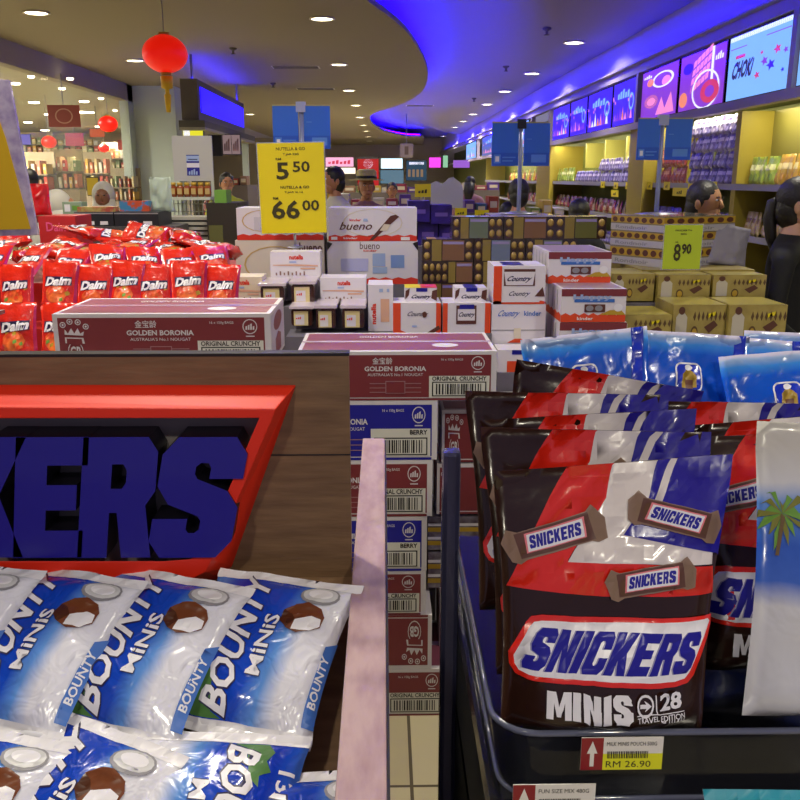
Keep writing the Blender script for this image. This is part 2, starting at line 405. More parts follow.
# cove strip tucked behind the small ledge lip, washing the band above it
cb = MB(); cb.box(RX-.03, RX-.012, 3.5, WY1-2, 2.765, 2.785, cov); tag(cb.build('light_strip'), 'blue light strip above the wall screens washing the band', 'light strip')
for k_, (ya_, yb_) in enumerate([(3.6, 6.8), (7.1, 9.2), (9.9, 14.6), (15.4, 23)]):
    hb_ = MB(); hb_.box(RX+.10, RX+.13, ya_, yb_, 2.150, 2.175, mat('shelf_strip_lamp', '#fff0b0', .5, emit=7, emit_color='#fff0b0')); o_ = tag(hb_.build('shelf_lamp'), 'thin warm strip lamp under the screen ledge over '+['the bay nearest the shoppers', 'the purple packed bay', 'the long bay with dividers', 'the far bay'][k_], 'strip lamp', 'strip lamps over the wall shelves')
    L = bpy.data.lights.new('shelf_light', 'AREA'); L.shape = 'RECTANGLE'; L.size = .05; L.size_y = yb_-ya_; L.energy = 9*(yb_-ya_); L.color = (1, .93, .62); lo = bpy.data.objects.new('shelf_light', L); COL.objects.link(lo); lo.location = (RX+.12, (ya_+yb_)/2, 2.14); lo.rotation_euler = (0, math.radians(-18), 0)
# left bulkhead, glass shop front, column, inner shop
cream = mat('cream_paint', '#a39d88', .7); wcol = mat('pale_green_white_paint', '#b8c4b8', .6)
bk = MB(); bk.box(LX-.15, LX, -2, 16.2, 2.84, CZ+.1, mat('bulkhead_paint', '#8f8674', .7)); struct('trim_2', bk)
gl = MB(); gl.box(LX-.03, LX-.015, 4, 15.2, .1, 2.84, mat('shop_glass', '#cfe0dc', .03, alpha=.10, coat=.8)); struct('window_1', gl)
cl = MB(); cl.box(-4.35, -4.20, 15.2, 15.5, 0, 3.1, wcol); cl.box(-4.35, -3.5, 15.5, 16, 0, 3.1, wcol); struct('column_white', cl)
iw = MB(); iw.box(-14, -4.45, 26, 26.2, 0, 3, mat('inner_wall', '#c0a484', .7)); struct('wall_left', iw)
ic = MB(); ic.box(-14, LX-.151, -2, 26, 2.86, 2.95, mat('inner_ceiling', '#a8a48c', .7)); struct('ceiling_left', ic)
ew = MB(); ew.box(-8, 6, ENDY, ENDY+.2, 0, CZ+.5, mat('end_wall', '#b4a898', .7)); struct('wall_far', ew)
l2 = MB(); l2.box(-4.45, -4.35, 16.0, ENDY, 0, CZ+.1, mat('left_far_wall', '#9a9284', .7)); struct('wall_left_far', l2)
# ceiling lamps
lampm = mat('lamp_lens', '#fff4dc', .4, emit=14, emit_color='#fff2c8'); ringm = mat('lamp_ring', '#d8d0c0', .4)
proto = None; spots = []
for x, y in [(322, 18), (339, 64), (349, 90), (356, 105), (360, 117), (363, 125), (366, 131), (368, 136.5), (369.5, 141)]: spots.append((atz(x, y, CZ), 'left'))
for x, y in [(574, 42), (532, 73), (505, 91), (487, 104), (473, 114), (463, 121), (455, 127), (443, 136)]: spots.append((atz(x, y, CZ), 'right'))
for x, y in [(36, 12), (135, 60), (212, 96), (250, 114)]: spots.append((atz(x, y, CZ), 'outer'))
for X, Y in ((-.75, 5.2), (-.65, 2.0), (-1.9, 2.6), (-.8, -1.0), (1.95, 4.4), (1.95, 1.4), (-2.4, 5.2), (1.0, -1.0)): spots.append((Vector((X, Y, CZ)), 'over'))
cnt = {'left': 0, 'right': 0, 'outer': 0, 'over': 0}
lightdata = []
for p, row in spots:
    if proto is None:
        m_ = MB(); m_.lathe([(.118, 0), (.125, -.012), (.108, -.016), (.105, -.004)], ringm, n=24)
        proto = o = m_.build('ceiling_lamp'); m2 = MB(); m2.lathe([(.104, -.004), (.1, -.008), (.02, -.01)], lampm, n=24); m2.build('lamp_lens', o)
    else: o = copy_tree(proto)
    o.location = (p.x, p.y, CZ); k = cnt[row]; cnt[row] += 1
    w = NTH[k]
    lab = {'left': f'round recessed ceiling lamp, {w} nearest in the row left of the wavy blue recess',
           'right': f'round recessed ceiling lamp, {w} nearest in the row beside the right wall screens',
           'outer': f'round recessed ceiling lamp, {w} nearest in the row near the big red lantern',
           'over': f'round recessed ceiling lamp overhead near the shoppers, outside the picture'}[row]
    tag(o, lab, 'ceiling lamp', 'round ceiling lamps')
    if p.y < 40:
        L = bpy.data.lights.new('lamp_light', 'AREA'); L.shape = 'DISK'; L.size = .2; L.energy = (13 if p.y < 18 else 55) if row != 'over' else 12
        L.color = (1, .93, .76); L.spread = math.radians(150)
        lo = bpy.data.objects.new('lamp_light', L); COL.objects.link(lo); lo.parent = o; lo.location = (0, 0, -.02)
# air vents and detectors
ventm = mat('vent_grey', '#5c544a', .6)
for i, (x, y, w) in enumerate([(295, 66, 45), (315, 88, 36), (420, 105, 26)]):
    a = atz(x-w/2, y, CZ); b = atz(x+w/2, y, CZ); m_ = MB()
    for k in range(5): m_.box(a.x, b.x, a.y+k*.05, a.y+k*.05+.03, CZ-.012, CZ-.002, ventm)
    m_.box(a.x-.02, b.x+.02, a.y-.02, a.y+.26, CZ-.004, CZ, ringm)
    tag(m_.build('air_vent'), ['slotted ceiling air vent nearest the camera, left of the lamp row', 'slotted ceiling air vent behind the nearest one', 'slotted ceiling air vent right of the lamp row'][i], 'air vent', 'ceiling vents')
for i, (x, y) in enumerate([(233, 48), (547, 28), (506, 66), (474, 98), (273, 83), (64, 67)]):
    p = atz(x, y, CZ); m_ = MB(Matrix.Translation((p.x, p.y, CZ)))
    m_.lathe([(.045, 0), (.045, -.015), (.015, -.03), (.012, -.06), (.03, -.065), (.03, -.07)], ventm, n=12)
    tag(m_.build('sprinkler_head'), ['small ceiling sprinkler head left of the nearest lamp row', 'small ceiling sprinkler head above the right lamp row, nearest one', 'small ceiling sprinkler head beside the second right lamp', 'small ceiling sprinkler head furthest along the right', 'small ceiling sprinkler head between the two left vents', 'small ceiling camera knob under the left bulkhead'][i], 'sprinkler', 'ceiling sprinklers')
# oval blue glow recess on the left ceiling
dome = MB(); c = atz(243, 80, CZ)
# ================================================================ wall screens
def screen(px0, px1, base, deco, label, em=1.0):
    y0 = atx(px1, 100, RX).y; y1 = atx(px0, 100, RX).y
    o = empty('display_screen', (RX-.012, (y0+y1)/2, 2.41)); w = y1-y0
    tag(o, label, 'screen', 'lit screens above the wall shelves')
    b = MB(); b.box(-.012, .03, -w/2+.01, w/2-.01, -.245, .235, BLKPL); b.build('bezel', o)
    p = MB(); f = Face(p, flat((-.014, w/2-.025, -.232), (0, -(w-.05), 0), (0, 0, .455)), step=.0008)
    f.rect(0, 0, 1, 1, base, k=1); deco(f); p.build('panel', o)
def em(name, c, s=1.0): return mat('screen_'+name, '#000000', .3, emit=s, emit_color=c)
eB = em('light_blue', '#7fb8ff', 1.1); eP = em('purple', '#8a3ad0', 1.0); eV = em('violet_blue', '#3414d8', 1.2); eO = em('orange', '#f08a5a', 1.1); ePk = em('pink', '#f48ac8', 1.1); eW = em('white', '#e8e8ff', 1.2); eD = em('dark_violet', '#3a1a80', .8); eR = em('red', '#d83a5a', 1.0); eDk = em('ink', '#30204a', .6)
def d1(f):
    f.rect(.0, .93, 1, 1, eW); f.text('CHOKi', .08, .32, .42, .60, eDk, bold=.05, shear=.15); f.rect(.12, .64, .28, .69, eR)
    for i, (u, v, m, r) in enumerate([(.5, .30, eR, .05), (.6, .48, eP, .06), (.7, .40, eV, .07), (.78, .6, eR, .06), (.55, .62, eR, .03), (.9, .55, eP, .04), (.88, .28, eV, .03)]):
        f.poly([(u+r*math.cos(a)*(1 if k % 2 else .45), v+1.3*r*math.sin(a)*(1 if k % 2 else .45)) for k, a in enumerate([j*PI/5 for j in range(10)])], m)
    f.rect(.02, .80, .3, .815, eP); f.rect(.6, .84, .95, .855, eP)
def d2(f):   # pink waffle with milk swirl
    for i in range(5):
        for j in range(4):
            u = .25+i*.085+j*.02; v = .28+j*.15+i*.045; f.poly([(u, v), (u+.07, v+.035), (u+.085, v+.15), (u+.015, v+.115)], ePk)
    f.ring(.62, .3, .3, .34, .1, eW, n=24); f.rect(.72, .4, .77, 1, eW); f.ring(.72, .25, .2, .2, .5, eR)
    f.scrawl(.8, .75, .97, .88, eW); f.disc(.2, .75, .12, .1, eV); f.disc(.12, .2, .1, .14, eO)
def d3(f):
    f.disc(.3, .35, .2, .14, eO); f.disc(.3, .35, .12, .08, ePk); f.disc(.7, .7, .12, .1, ePk); f.ring(.6, .75, .3, .16, .2, eW); f.poly([(.45, .05), (.6, .4), (.7, .15), (.85, .45), (.95, .05)], ePk)
    f.disc(.25, .75, .1, .08, eO); f.scrawl(.05, .85, .3, .93, eW)
def dv(sd):
    def d(f):
        r = random.Random(sd)
        for i in range(7):
            u = .1+.12*i; h = r.uniform(.15, .4); f.poly([(u-.05, .12), (u, .12+h), (u+.05, .12)], r.choice([ePk, eO, eW, eP]))
        f.scrawl(.2, .62, .75, .84, eB, 5); f.ring(.82, .5, .1, .2, .3, eB)
        for i in range(5): f.disc(r.random(), .5+r.random()*.2, .02, .04, ePk)
    return d
screen(797, 862, eB, d2 and (lambda f: (f.scrawl(.1, .5, .7, .75, eDk, 5), f.disc(.15, .3, .06, .1, eR), f.disc(.5, .3, .1, .12, eO))), 'pale blue lit screen cut by the right picture edge')
screen(728, 794, eB, d1, 'pale blue lit screen with dark lettering and scattered sweets')
screen(681, 727, eP, d2, 'purple lit screen showing a pink waffle and white swirl')
screen(643.5, 680, eP, d3, 'purple lit screen with orange bowl beside the waffle screen')
screen(615.5, 639, eV, dv(1), 'violet blue lit screen just left of the frame divider')
screen(590.5, 615, eV, dv(2), 'violet blue lit screen, middle one of the violet run')
screen(573, 590, eV, dv(3), 'violet blue lit screen between the middle and leftmost violet ones')
screen(555.5, 572.5, eV, dv(4), 'violet blue lit screen, leftmost of the violet run')
screen(511, 531, eB, dv(5), 'small pale blue lit screen far along the wall behind the blue signs')
screen(468, 478, eB, dv(6), 'narrow pale blue lit screen far along the wall')
screen(484, 505, em('faint_blue', '#5a78c8', .7), dv(7), 'dim blue lit screen far along the wall left of blue signs')
# ================================================================ left bin with the big sign
wood = mat('brown_wood', '#86684a', .55, mottle=(9, '#6b5038', .3, .75), stretch=(1, 8, 8), bump=(18, .12))
woodp = mat('pale_wood_edge', '#b89c9e', .5, mottle=(50, '#a08088', .35, .7), stretch=(1, .3, 1), bump=(60, .1))
darkedge = mat('dark_laminate_edge', '#1c1618', .5)
PY = 1.2                                           # plane of the sign board
bin_ = empty('display_bin', (-.55, 1.2, 0)); tag(bin_, 'brown wooden sale bin with pale side rail, holding blue and white bags', 'display bin')
def rel(o, par): o.parent = par; o.location = Vector(o.location)-par.location; return o
xb = at(348.5, 353, PY).x; zb = at(348, 353, PY).z; X0 = -1.15
m_ = MB(); m_.box(X0, xb, PY, PY+.022, .60, zb-.004, wood); m_.box(X0, xb+.001, PY-.001, PY+.024, zb-.004, zb, darkedge)
m_.box(X0, xb+.0005, PY-.0015, PY, 1.2125, 1.2140, darkedge)
rel(m_.build('back_board'), bin_)
m_ = MB(); zt = 1.05; m_.box(-.047, .001, .42, at(370, 438, 1).y and atz(368, 438, zt).y, 0, zt, woodp)
m_.box(.001, .002, .42, atz(368, 438, zt).y, 0, zt-.004, darkedge); rel(m_.build('side_rail', bevel=.003), bin_)
m_ = MB(); m_.box(X0, -.047, .42, PY, .55, .58, wood); m_.box(X0, -.047, .42, .44, 0, .95, wood); m_.box(X0-.03, X0, .42, PY+.02, 0, zt, wood); rel(m_.build('bin_body'), bin_)
zd = at(232, 740, .935).z-.052; sl_ = math.tan(math.radians(28)); m_ = MB(); m_.prism([(.44, zd+(.44-.935)*sl_), (PY-.001, zd+(PY-.935)*sl_), (PY-.001, zd+(PY-.935)*sl_-.015), (.44, zd+(.44-.935)*sl_-.015)], X0, -.048, wood, M=Matrix(((0, 1, 0, 0), (1, 0, 0, 0), (0, 0, 1, 0), (0, 0, 0, 1)))); rel(m_.build('sloping_deck'), bin_)
# ---- sign
redp = mat('glossy_red_sign', '#ea2c10', .5, coat=.06); lett = mat('sign_letter_blue', '#201a90', .35, coat=.2); lside = mat('sign_letter_black', '#14121c', .3)
sign = empty('shop_sign', (-.4, PY, 1.1)); tag(sign, 'big red framed sign with raised blue letters fixed on the brown board', 'sign')
SF = PY-.055
def q(px, py, Y=SF): p = at(px, py, Y); return (p.x, p.z)
fo = [q(-560, 404), q(276, 409), q(212, 560), q(205, 572), q(188, 581), q(160, 584), q(-560, 584)]
bo = [q(-560, 384, PY), q(296, 385, PY), q(232, 566, PY), q(222, 577, PY), q(206, 583, PY), q(176, 586, PY), q(-560, 588, PY)]
fi = [q(-548, 419), q(259, 418), q(204, 546), q(199, 554), q(190, 559), q(165, 561), q(-548, 561)]
gi = [q(-548, 417, PY-.004), q(266, 417, PY-.004), q(214, 548, PY-.004), q(208, 556, PY-.004), q(198, 561, PY-.004), q(170, 563, PY-.004), q(-548, 563, PY-.004)]
m_ = MB(); n_ = 7
v = [(x, PY-.0005, z) for x, z in bo]+[(x, SF, z) for x, z in fo]+[(x, SF, z) for x, z in fi]+[(x, PY-.004, z) for x, z in gi]
m_.add(v, [[k*n_+i, (k*n_)+(i+1) % n_, (k+1)*n_+(i+1) % n_, (k+1)*n_+i] for k in range(3) for i in range(n_)], redp)
rel(m_.build('sign_frame', bevel=.002), sign)
m_ = MB(); m_.prism([(x, z) for x, z in gi], PY-.005, PY-.0005, mat('sign_back_grey', '#7a7472', .4)); rel(m_.build('sign_backing'), sign)
def letter(ch, px0, px1, top, bot, sh, Y0, Y1, bold=.035):
    """raised sign letter, its front outline taken at px0..px1 on the front plane"""
    a = q(px0, bot, Y0); b = q(px1, top, Y0); vs, fs = glyphs(ch)
    W = b[0]-a[0]; Hh = b[1]-a[1]
    P = [(a[0]+W*x+sh*(y)*Hh, a[1]+Hh*y) for x, y in vs]
    m_ = MB(); n0 = len(P); bm = bmesh.new(); bv = [bm.verts.new((x, Y0, z)) for x, z in P]
    for f in fs:
        try: bm.faces.new([bv[i] for i in f])
        except ValueError: pass
    bmesh.ops.remove_doubles(bm, verts=bm.verts, dist=1e-6)
    V = [v.co.copy() for v in bm.verts]; bm.verts.index_update(); Fs = [[v.index for v in f.verts] for f in bm.faces]; be = []
    for f in Fs:
        for i in range(len(f)): be.append((f[i], f[(i+1) % len(f)]))
    s_ = set(be); be = [e for e in be if (e[1], e[0]) not in s_]; bm.free()
    m_.add(V, Fs, lett); k = len(V)
    V2 = V+[Vector((p.x, Y1, p.z)) for p in V]
    m_.add(V2, [(a_, b_, b_+k, a_+k) for a_, b_ in be], lside)
    # thin raised rim just behind the face, a little larger
    return rel(m_.build('letter'), sign)
LT = [('E', 17, 88), ('R', 74, 158), ('S', 147, 232)]
SH = .10
for ch, l, r_2, sh in (('E', 13, 72, .13), ('R', 77, 141, .14), ('S', 146, 222, .22), ('K', -62, 9, .13), ('C', -132, -68, .14), ('I', -164, -142, .13), ('N', -240, -170, .13), ('S', -316, -246, .2)):
    letter(ch, l, r_2, 437, 558, sh, SF-.004, PY-.005, bold=.05)
# ================================================================ blue and white bags in the left bin
bnt = ramp_uv('coconut_bag_film', (1, -.12), [(.0, '#4a80d4'), (.07, '#1a50c4'), (.16, '#0a34b4'), (.52, '#0e44c0'), (.64, '#5c90dc'), (.77, '#dedeec')], rough=.24, warp=.08, bump=(26, .6), coat=.45)
bback = mat('bag_back_film', '#dcdce8', .25, bump=(22, .4), coat=.6); coco = mat('coconut_print', '#c8c8cc', .4); cchoc = mat('milk_chocolate_print', '#6e3a20', .35)
def bounty(f):
    wt = WHITE
    f.rect(-.0, .0, 1, .065, wt, k=1); f.rect(0, .935, 1, 1, wt, k=1)
    f.poly([(.22, .07), (.17, .12), (.20, .18), (.16, .24), (.22, .27), (.21, .33), (.28, .28), (.30, .2), (.34, .10), (.42, .07)], mat('leaf_print', '#4c7c3c', .45))
    f.text('BOUNTY', .245, .10, .455, .94, NAVY, bold=.06, rot=90, arc=.0, shear=.08)
    f.text('BOUNTY', .24, .11, .445, .93, wt, bold=.03, rot=90, shear=.08)
    f.text('MiNiS', .50, .30, .60, .68, NAVY, bold=.05, rot=90); f.text('MiNiS', .495, .305, .595, .675, wt, bold=.02, rot=90)
    f.text('13x', .03, .22, .12, .42, wt, bold=.02, rot=90); f.text('333g', .02, .6, .09, .78, wt, rot=90)
    f.disc(.78, .86, .13, .075, GREY); f.disc(.78, .865, .115, .06, coco); f.disc(.78, .87, .08, .04, wt)
    f.poly([(.60, .64), (.60, .72), (.66, .77), (.74, .79), (.84, .76), (.88, .71), (.88, .64), (.82, .60), (.74, .58), (.66, .60)], cchoc)
    f.poly([(.60, .64), (.66, .60), (.70, .66), (.66, .70), (.60, .72)], mat('dark_choc_print', '#4a2412', .35))
    f.poly([(.70, .66), (.70, .595), (.82, .60), (.875, .645), (.865, .69), (.80, .70)], wt)
    f.poly([(.93, .1), (1, .1), (1, .6), (.95, .55)], SKYB); f.text('BOUNTY', .945, .2, .985, .5, wt, rot=90)
bp = [bag('coconut_bar_bag', .212, .218, .235, .055, bnt, seed=s, kind='pillow', crink=.0045, nu=20, nv=24, deco=bounty, back=bback) for s in (3, 7, 12)]
def place_(o, c, rx, ry, rz, label, cat, group=None):
    o.rotation_mode = 'XYZ'; o.rotation_euler = (rx, ry, rz); o.location = c; tag(o, label, cat, group); return o
def dup(o):
    c = o.copy(); COL.objects.link(c); return c
used = set()
def take(o):
    if o.name in used: return copy_tree(o)
    used.add(o.name); return o
G = 'blue and white coconut bar bags in the wooden bin'
TILT = math.radians(-60)
# rows listed back to front : (px, py of the lower edge centre, Y, yaw degrees, which)
def bountyat(k, px, py, Y, yaw, w, rx=-60, anchor='low', ry=0, lift=0):
    b = take(bp[k]); b.rotation_mode = 'XYZ'; b.rotation_euler = (math.radians(rx), math.radians(ry), math.radians(yaw)); p = at(px, py, Y)
    if anchor == 'top': p = p-b.rotation_euler.to_matrix() @ Vector((0, 0, .235))
    b.location = p+Vector((0, 0, lift)); return tag(b, 'blue and white coconut bar bag '+w, 'snack bag', G)
bountyat(0, -125, 722, .94, -15, 'outside the picture in the upper row')
bountyat(1, -15, 730, .94, -18, 'cut by the left picture edge in the upper row')
bountyat(2, 100, 735, .935, -20, 'in the middle of the upper row')
bountyat(0, 229, 740, .935, -17, 'at the right end of the upper row', lift=.006)
bountyat(2, 262, 725, 1.0, -8, 'half buried behind the upper right one', rx=-66, lift=-.045)
bountyat(1, 0, 728, .925, -14, 'at the left picture edge, lower row', rx=-64, anchor='top', lift=-.004)
bountyat(2, 118, 730, .925, -28, 'in the lower row beside the upturned one', rx=-64, anchor='top')
b = bountyat(1, 228, 800, .80, 0, 'lying upturned in the lower row', rx=-64, lift=0)
b.rotation_euler = (math.radians(-62), 0, math.radians(172)); 
M_ = Matrix.Rotation(math.radians(6), 3, 'X') @ Matrix.Rotation(math.radians(188), 3, 'Z') @ Matrix.Rotation(math.radians(-90), 3, 'X')
M_ = Matrix.Rotation(math.radians(24), 3, 'X') @ Matrix.Rotation(math.radians(176), 3, 'Z') @ Matrix.Rotation(math.radians(-90), 3, 'X')
b.rotation_euler = M_.to_euler(); b.location = at(225, 733, .925)
bountyat(0, 296, 765, .88, 6, 'lowest against the pale rail', rx=-66, anchor='top', lift=-.01)
# ================================================================ right bin : post, tray, bags
pst = MB(); a = at(443, 452, 1.33); b_ = at(461.5, 452, 1.33)
pst.box(a.x, b_.x, 1.33, 1.36, 0, a.z, mat('blue_lit_post', '#5a5a80', .22, metal=.5, coat=.4)); tag(pst.build('bin_post', bevel=.008), 'dark upright end board standing at the aisle corner of the black bin', 'post')  # the blue light falling on this post is partly put into its base colour
smoke = mat('smoky_acrylic', '#20222c', .08, alpha=.62, coat=.15, spec=.3); smokerim = mat('acrylic_rim', '#5a5e74', .1, coat=.9)
zr = 1.0; zl = .905; xl = .122; xr = 1.0; yf = .845; ybk = 1.62
tray = empty('product_tray', (.5, 1.2, zl-.01)); tag(tray, 'smoky black acrylic tray holding the upright brown bags', 'tray')
def path(z, inset=0, r=.05):
    P = [(xl+inset, ybk)]
    for i in range(7): 
        t = PI+PI/2*i/6; P.append((xl+inset+r+r*math.cos(t), yf+inset+r+r*math.sin(t)))
    P += [(xr, yf+inset)]; return [(x, y, z) for x, y in P]
m_ = MB(); A_, B_, C_, D_ = path(zr), path(zl, .012), path(zr, .004), path(zl, .016); k = len(A_)
m_.add(A_+B_, [(i, i+1, i+1+k, i+k) for i in range(k-1)], smoke, True); rel(m_.build('tray_wall'), tray)
m_ = MB(); m_.tube(A_, .004, smokerim, n=8); m_.tube(B_, .0035, smokerim, n=8); rel(m_.build('tray_rim'), tray)
m_ = MB(); m_.box(xl+.014, xr, yf+.014, ybk, zl-.008, zl, BLKPL); rel(m_.build('tray_floor'), tray)
m_ = MB(); m_.box(.30, xr, 1.36, 1.60, zl, 1.05, BLKPL); rel(m_.build('tray_riser'), tray)
rack = empty('display_rack', (.55, 1.2, 0)); tag(rack, 'black slatted display rack under the acrylic tray by the aisle', 'rack')
m_ = MB(); m_.box(xl+.0, xr, yf-.02, ybk, zl-.045, zl-.012, BLKPL)
m_.box(xl, xr, yf-.10, ybk, .70, .72, BLKPL); m_.box(xl, xl+.02, yf-.02, ybk, 0, zl-.045, SLATE); m_.box(xr-.02, xr, yf-.02, ybk, 0, zl-.045, SLATE); m_.box(xl+.02, xr-.02, ybk-.02, ybk, 0, zl-.045, SLATE)
rel(m_.build('rack_body'), rack)
a1 = at(480, 775, yf-.03).z
m_ = MB(); m_.box(xl-.005, xr, yf-.035, yf-.02, zl-.05, zl-.018, BLKPL); rel(m_.build('front_strip', bevel=.003), rack)
# brown pouches
sbr = mat('brown_bag_film', '#2a150e', .24, bump=(20, .25), coat=.3, spec=.35); sred = mat('bag_red', '#dc2414', .25, coat=.5, bump=(20, .2)); swh = mat('bag_white', '#d8cfd0', .28, coat=.5, bump=(20, .2)); sbl = mat('bag_blue', '#221a8e', .25, coat=.5, bump=(20, .2)); tanw = mat('bar_wrapper_brown', '#5c3a2c', .3, coat=.3); tanl = mat('bar_wrapper_tan', '#8a7060', .35)
logob = mat('logo_blue', '#1c1896', .35)
def puv(x, y):
    yt = 475-20*(x-494)/243; v = (741-y)/(741-yt); l = 494+(1-v)*10; r = 737-(1-v)*31; return ((x-l)/(r-l), v)
def c6(x, y): return puv(480+x*.3, 500+y*.3)
def bars(f, cx, cy, ang, sc=1.0):
    A = lambda u0, v0: (lambda x, y: puv(cx+(x*math.cos(ang)+y*math.sin(ang))*sc, cy+(x*math.sin(ang)-y*math.cos(ang))*sc))
    A = A(0, 0)
    f.poly([A(*p) for p in [(-50, -14), (-55, 6), (-46, 18), (-36, 13), (36, 15), (44, 20), (54, 4), (50, -16), (40, -17), (34, -14), (-34, -15), (-42, -18)]], tanl)
    f.poly([A(*p) for p in [(-40, -13), (-40, 12), (38, 14), (38, -13)]], tanw)
    f.poly([A(*p) for p in [(-33, -9), (-30, 10), (33, 11), (30, -9)]], mat('bar_label_pink', '#e07a86', .4))
    f.poly([A(*p) for p in [(-31, -8), (-28, 8.5), (31, 9.5), (28, -8)]], WHITE)
    vs, fs = glyphs('SNICKERS', .12)
    f.shape([A(-27+54*x+3*(y-.5), -5.5+12.5*y) for x, y in vs], fs, logob)
def snick(full=True):
    def d(f):
        f.poly([c6(230, 0), puv(567, 470), puv(625, 466), c6(420, 0), c6(280, 205), c6(800, 235), c6(810, 330), c6(400, 322), c6(75, 300)], sred, k=1)
        f.poly([puv(567, 430), puv(625, 430), puv(625, 478), puv(567, 480)], sred, k=1.15)
        f.poly([puv(622, 430), c6(420, 0), c6(280, 210), c6(795, 228), c6(795, 185), c6(475, 122), c6(560, 0), puv(672, 430)], swh, k=1.4)
        f.poly([puv(668, 430), c6(560, 0), c6(475, 122), puv(745, 562), puv(745, 430)], sbl, k=1.8)
        f.poly([puv(682, 440), puv(690, 440), puv(663, 500), puv(652, 522), puv(645, 522)], swh, k=2.2)
        if not full:
            f.n = 3; bars(f, 553, 538, -.3); return
        f.n = 3
        bars(f, 553, 538, -.29); bars(f, 676, 520, .26, .95); bars(f, 650, 581, -.13, .9)
        f.n = 3
        f.poly([c6(88, 520), c6(92, 560), c6(112, 590), c6(150, 602), c6(640, 630), c6(690, 622), c6(715, 600), c6(800, 440), c6(812, 415), c6(800, 402), c6(190, 385), c6(155, 392), c6(138, 412)], sred)
        f.poly([c6(104, 530), c6(108, 556), c6(122, 576), c6(155, 586), c6(640, 612), c6(678, 606), c6(698, 588), c6(778, 442), c6(788, 424), c6(778, 414), c6(190, 405), c6(165, 410), c6(150, 428)], WHITE)
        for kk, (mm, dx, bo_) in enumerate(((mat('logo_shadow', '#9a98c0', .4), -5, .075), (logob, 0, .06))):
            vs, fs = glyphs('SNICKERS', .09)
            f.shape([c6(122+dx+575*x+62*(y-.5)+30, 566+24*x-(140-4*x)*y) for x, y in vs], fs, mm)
        vs, fs = glyphs('MINIS', .10)
        f.shape([c6(213+272*x, 724+12*x-(92)*y+(9 if .47 < x < .75 else 0)) for x, y in vs], fs, WHITE)
        f.n = 6
        u0, v0 = c6(528, 680); f.disc(u0, v0, .044, .041, WHITE); f.disc(u0, v0, .035, .032, sbr)
        f.poly([c6(508, 674), c6(530, 674), c6(524, 662), c6(550, 680), c6(524, 698), c6(530, 687), c6(508, 687)], WHITE)
        f.poly([c6(564, 645), c6(568, 645), c6(568, 706), c6(564, 706)], WHITE)
        f.poly([c6(495, 706), c6(662, 708), c6(662, 711), c6(495, 709)], WHITE)
        for t_, a0, b0, a1_, b1_, bo_ in (('28', 576, 698, 652, 642, .03), ('TRAVEL EDITION', 496, 732, 662, 714, .01)):
            vs, fs = text2d(t_, bo_, 2); f.shape([c6(a0+(a1_-a0)*x+(4 if t_ == '28' else 0)*y, b0+(b1_-b0)*y) for x, y in vs], fs, WHITE)
    return d
# the crossed colours must be laid on full-height pouches
PW0, PW1, PH = .232, .272, .307
front = bag('chocolate_bar_pouch', PW0, PW1, PH, .075, sbr, seed=2, deco=snick(), crink=.005, nu=22, nv=26, skew=.04, slope=.08)
second = bag('chocolate_bar_pouch', PW0+.008, PW1+.012, PH, .06, sbr, seed=5, deco=snick(), crink=.008, nu=20, nv=24, slope=-.03)
third = bag('chocolate_bar_pouch', PW0, PW1+.012, PH, .06, sbr, seed=9, deco=snick(), crink=.009, nu=20, nv=24, slope=.05)
used |= set()
GS = 'brown chocolate bar pouches standing in the acrylic tray'
def stand(b, px, py, Y, z0, rx, rz, label, ry=0, cat='chocolate pouch', group=GS, anchor='top', h=PH):
    """place so that the middle of the top edge shows at px,py on plane Y"""
    b = take(b); t = at(px, py, Y); b.rotation_mode = 'XYZ'; b.rotation_euler = (rx, ry, rz)
    off = b.rotation_euler.to_matrix() @ Vector((0, 0, h)); b.location = t-off
    return tag(b, label, cat, group)
r_ = math.radians
stand(front, 603, 463, .935, 0, r_(-12), r_(0), 'frontmost brown chocolate bar pouch with full front lettering above the price tag')
stand(second, 597, 430, 1.015, 0, r_(-9), r_(-1), 'brown chocolate bar pouch directly behind the frontmost one, top stripes showing', ry=0)
stand(third, 588, 414, 1.085, 0, r_(-9), r_(2), 'brown chocolate bar pouch third from the front, red stripe just showing', ry=0)
stand(second, 568, 393, 1.16, 0, r_(-8), r_(0), 'wide brown chocolate bar pouch fourth from the front, blue half showing', ry=0)
stand(third, 610, 375, 1.26, 0, r_(-6), r_(-2), 'brown chocolate bar pouch slanting at the back left under the sky blue pouch', ry=r_(12))
# right hand column
stand(third, 790, 434, 1.05, 0, r_(-10), r_(-4), 'brown chocolate bar pouch between the frontmost one and the white pouch', ry=r_(0))
stand(front, 762, 419, 1.13, 0, r_(-8), r_(2), 'brown chocolate bar pouch second in the column behind the white pouch', ry=r_(0))
stand(second, 728, 402, 1.21, 0, r_(-8), r_(0), 'brown chocolate bar pouch rearmost behind the white pouch, blue corner showing', ry=r_(0))
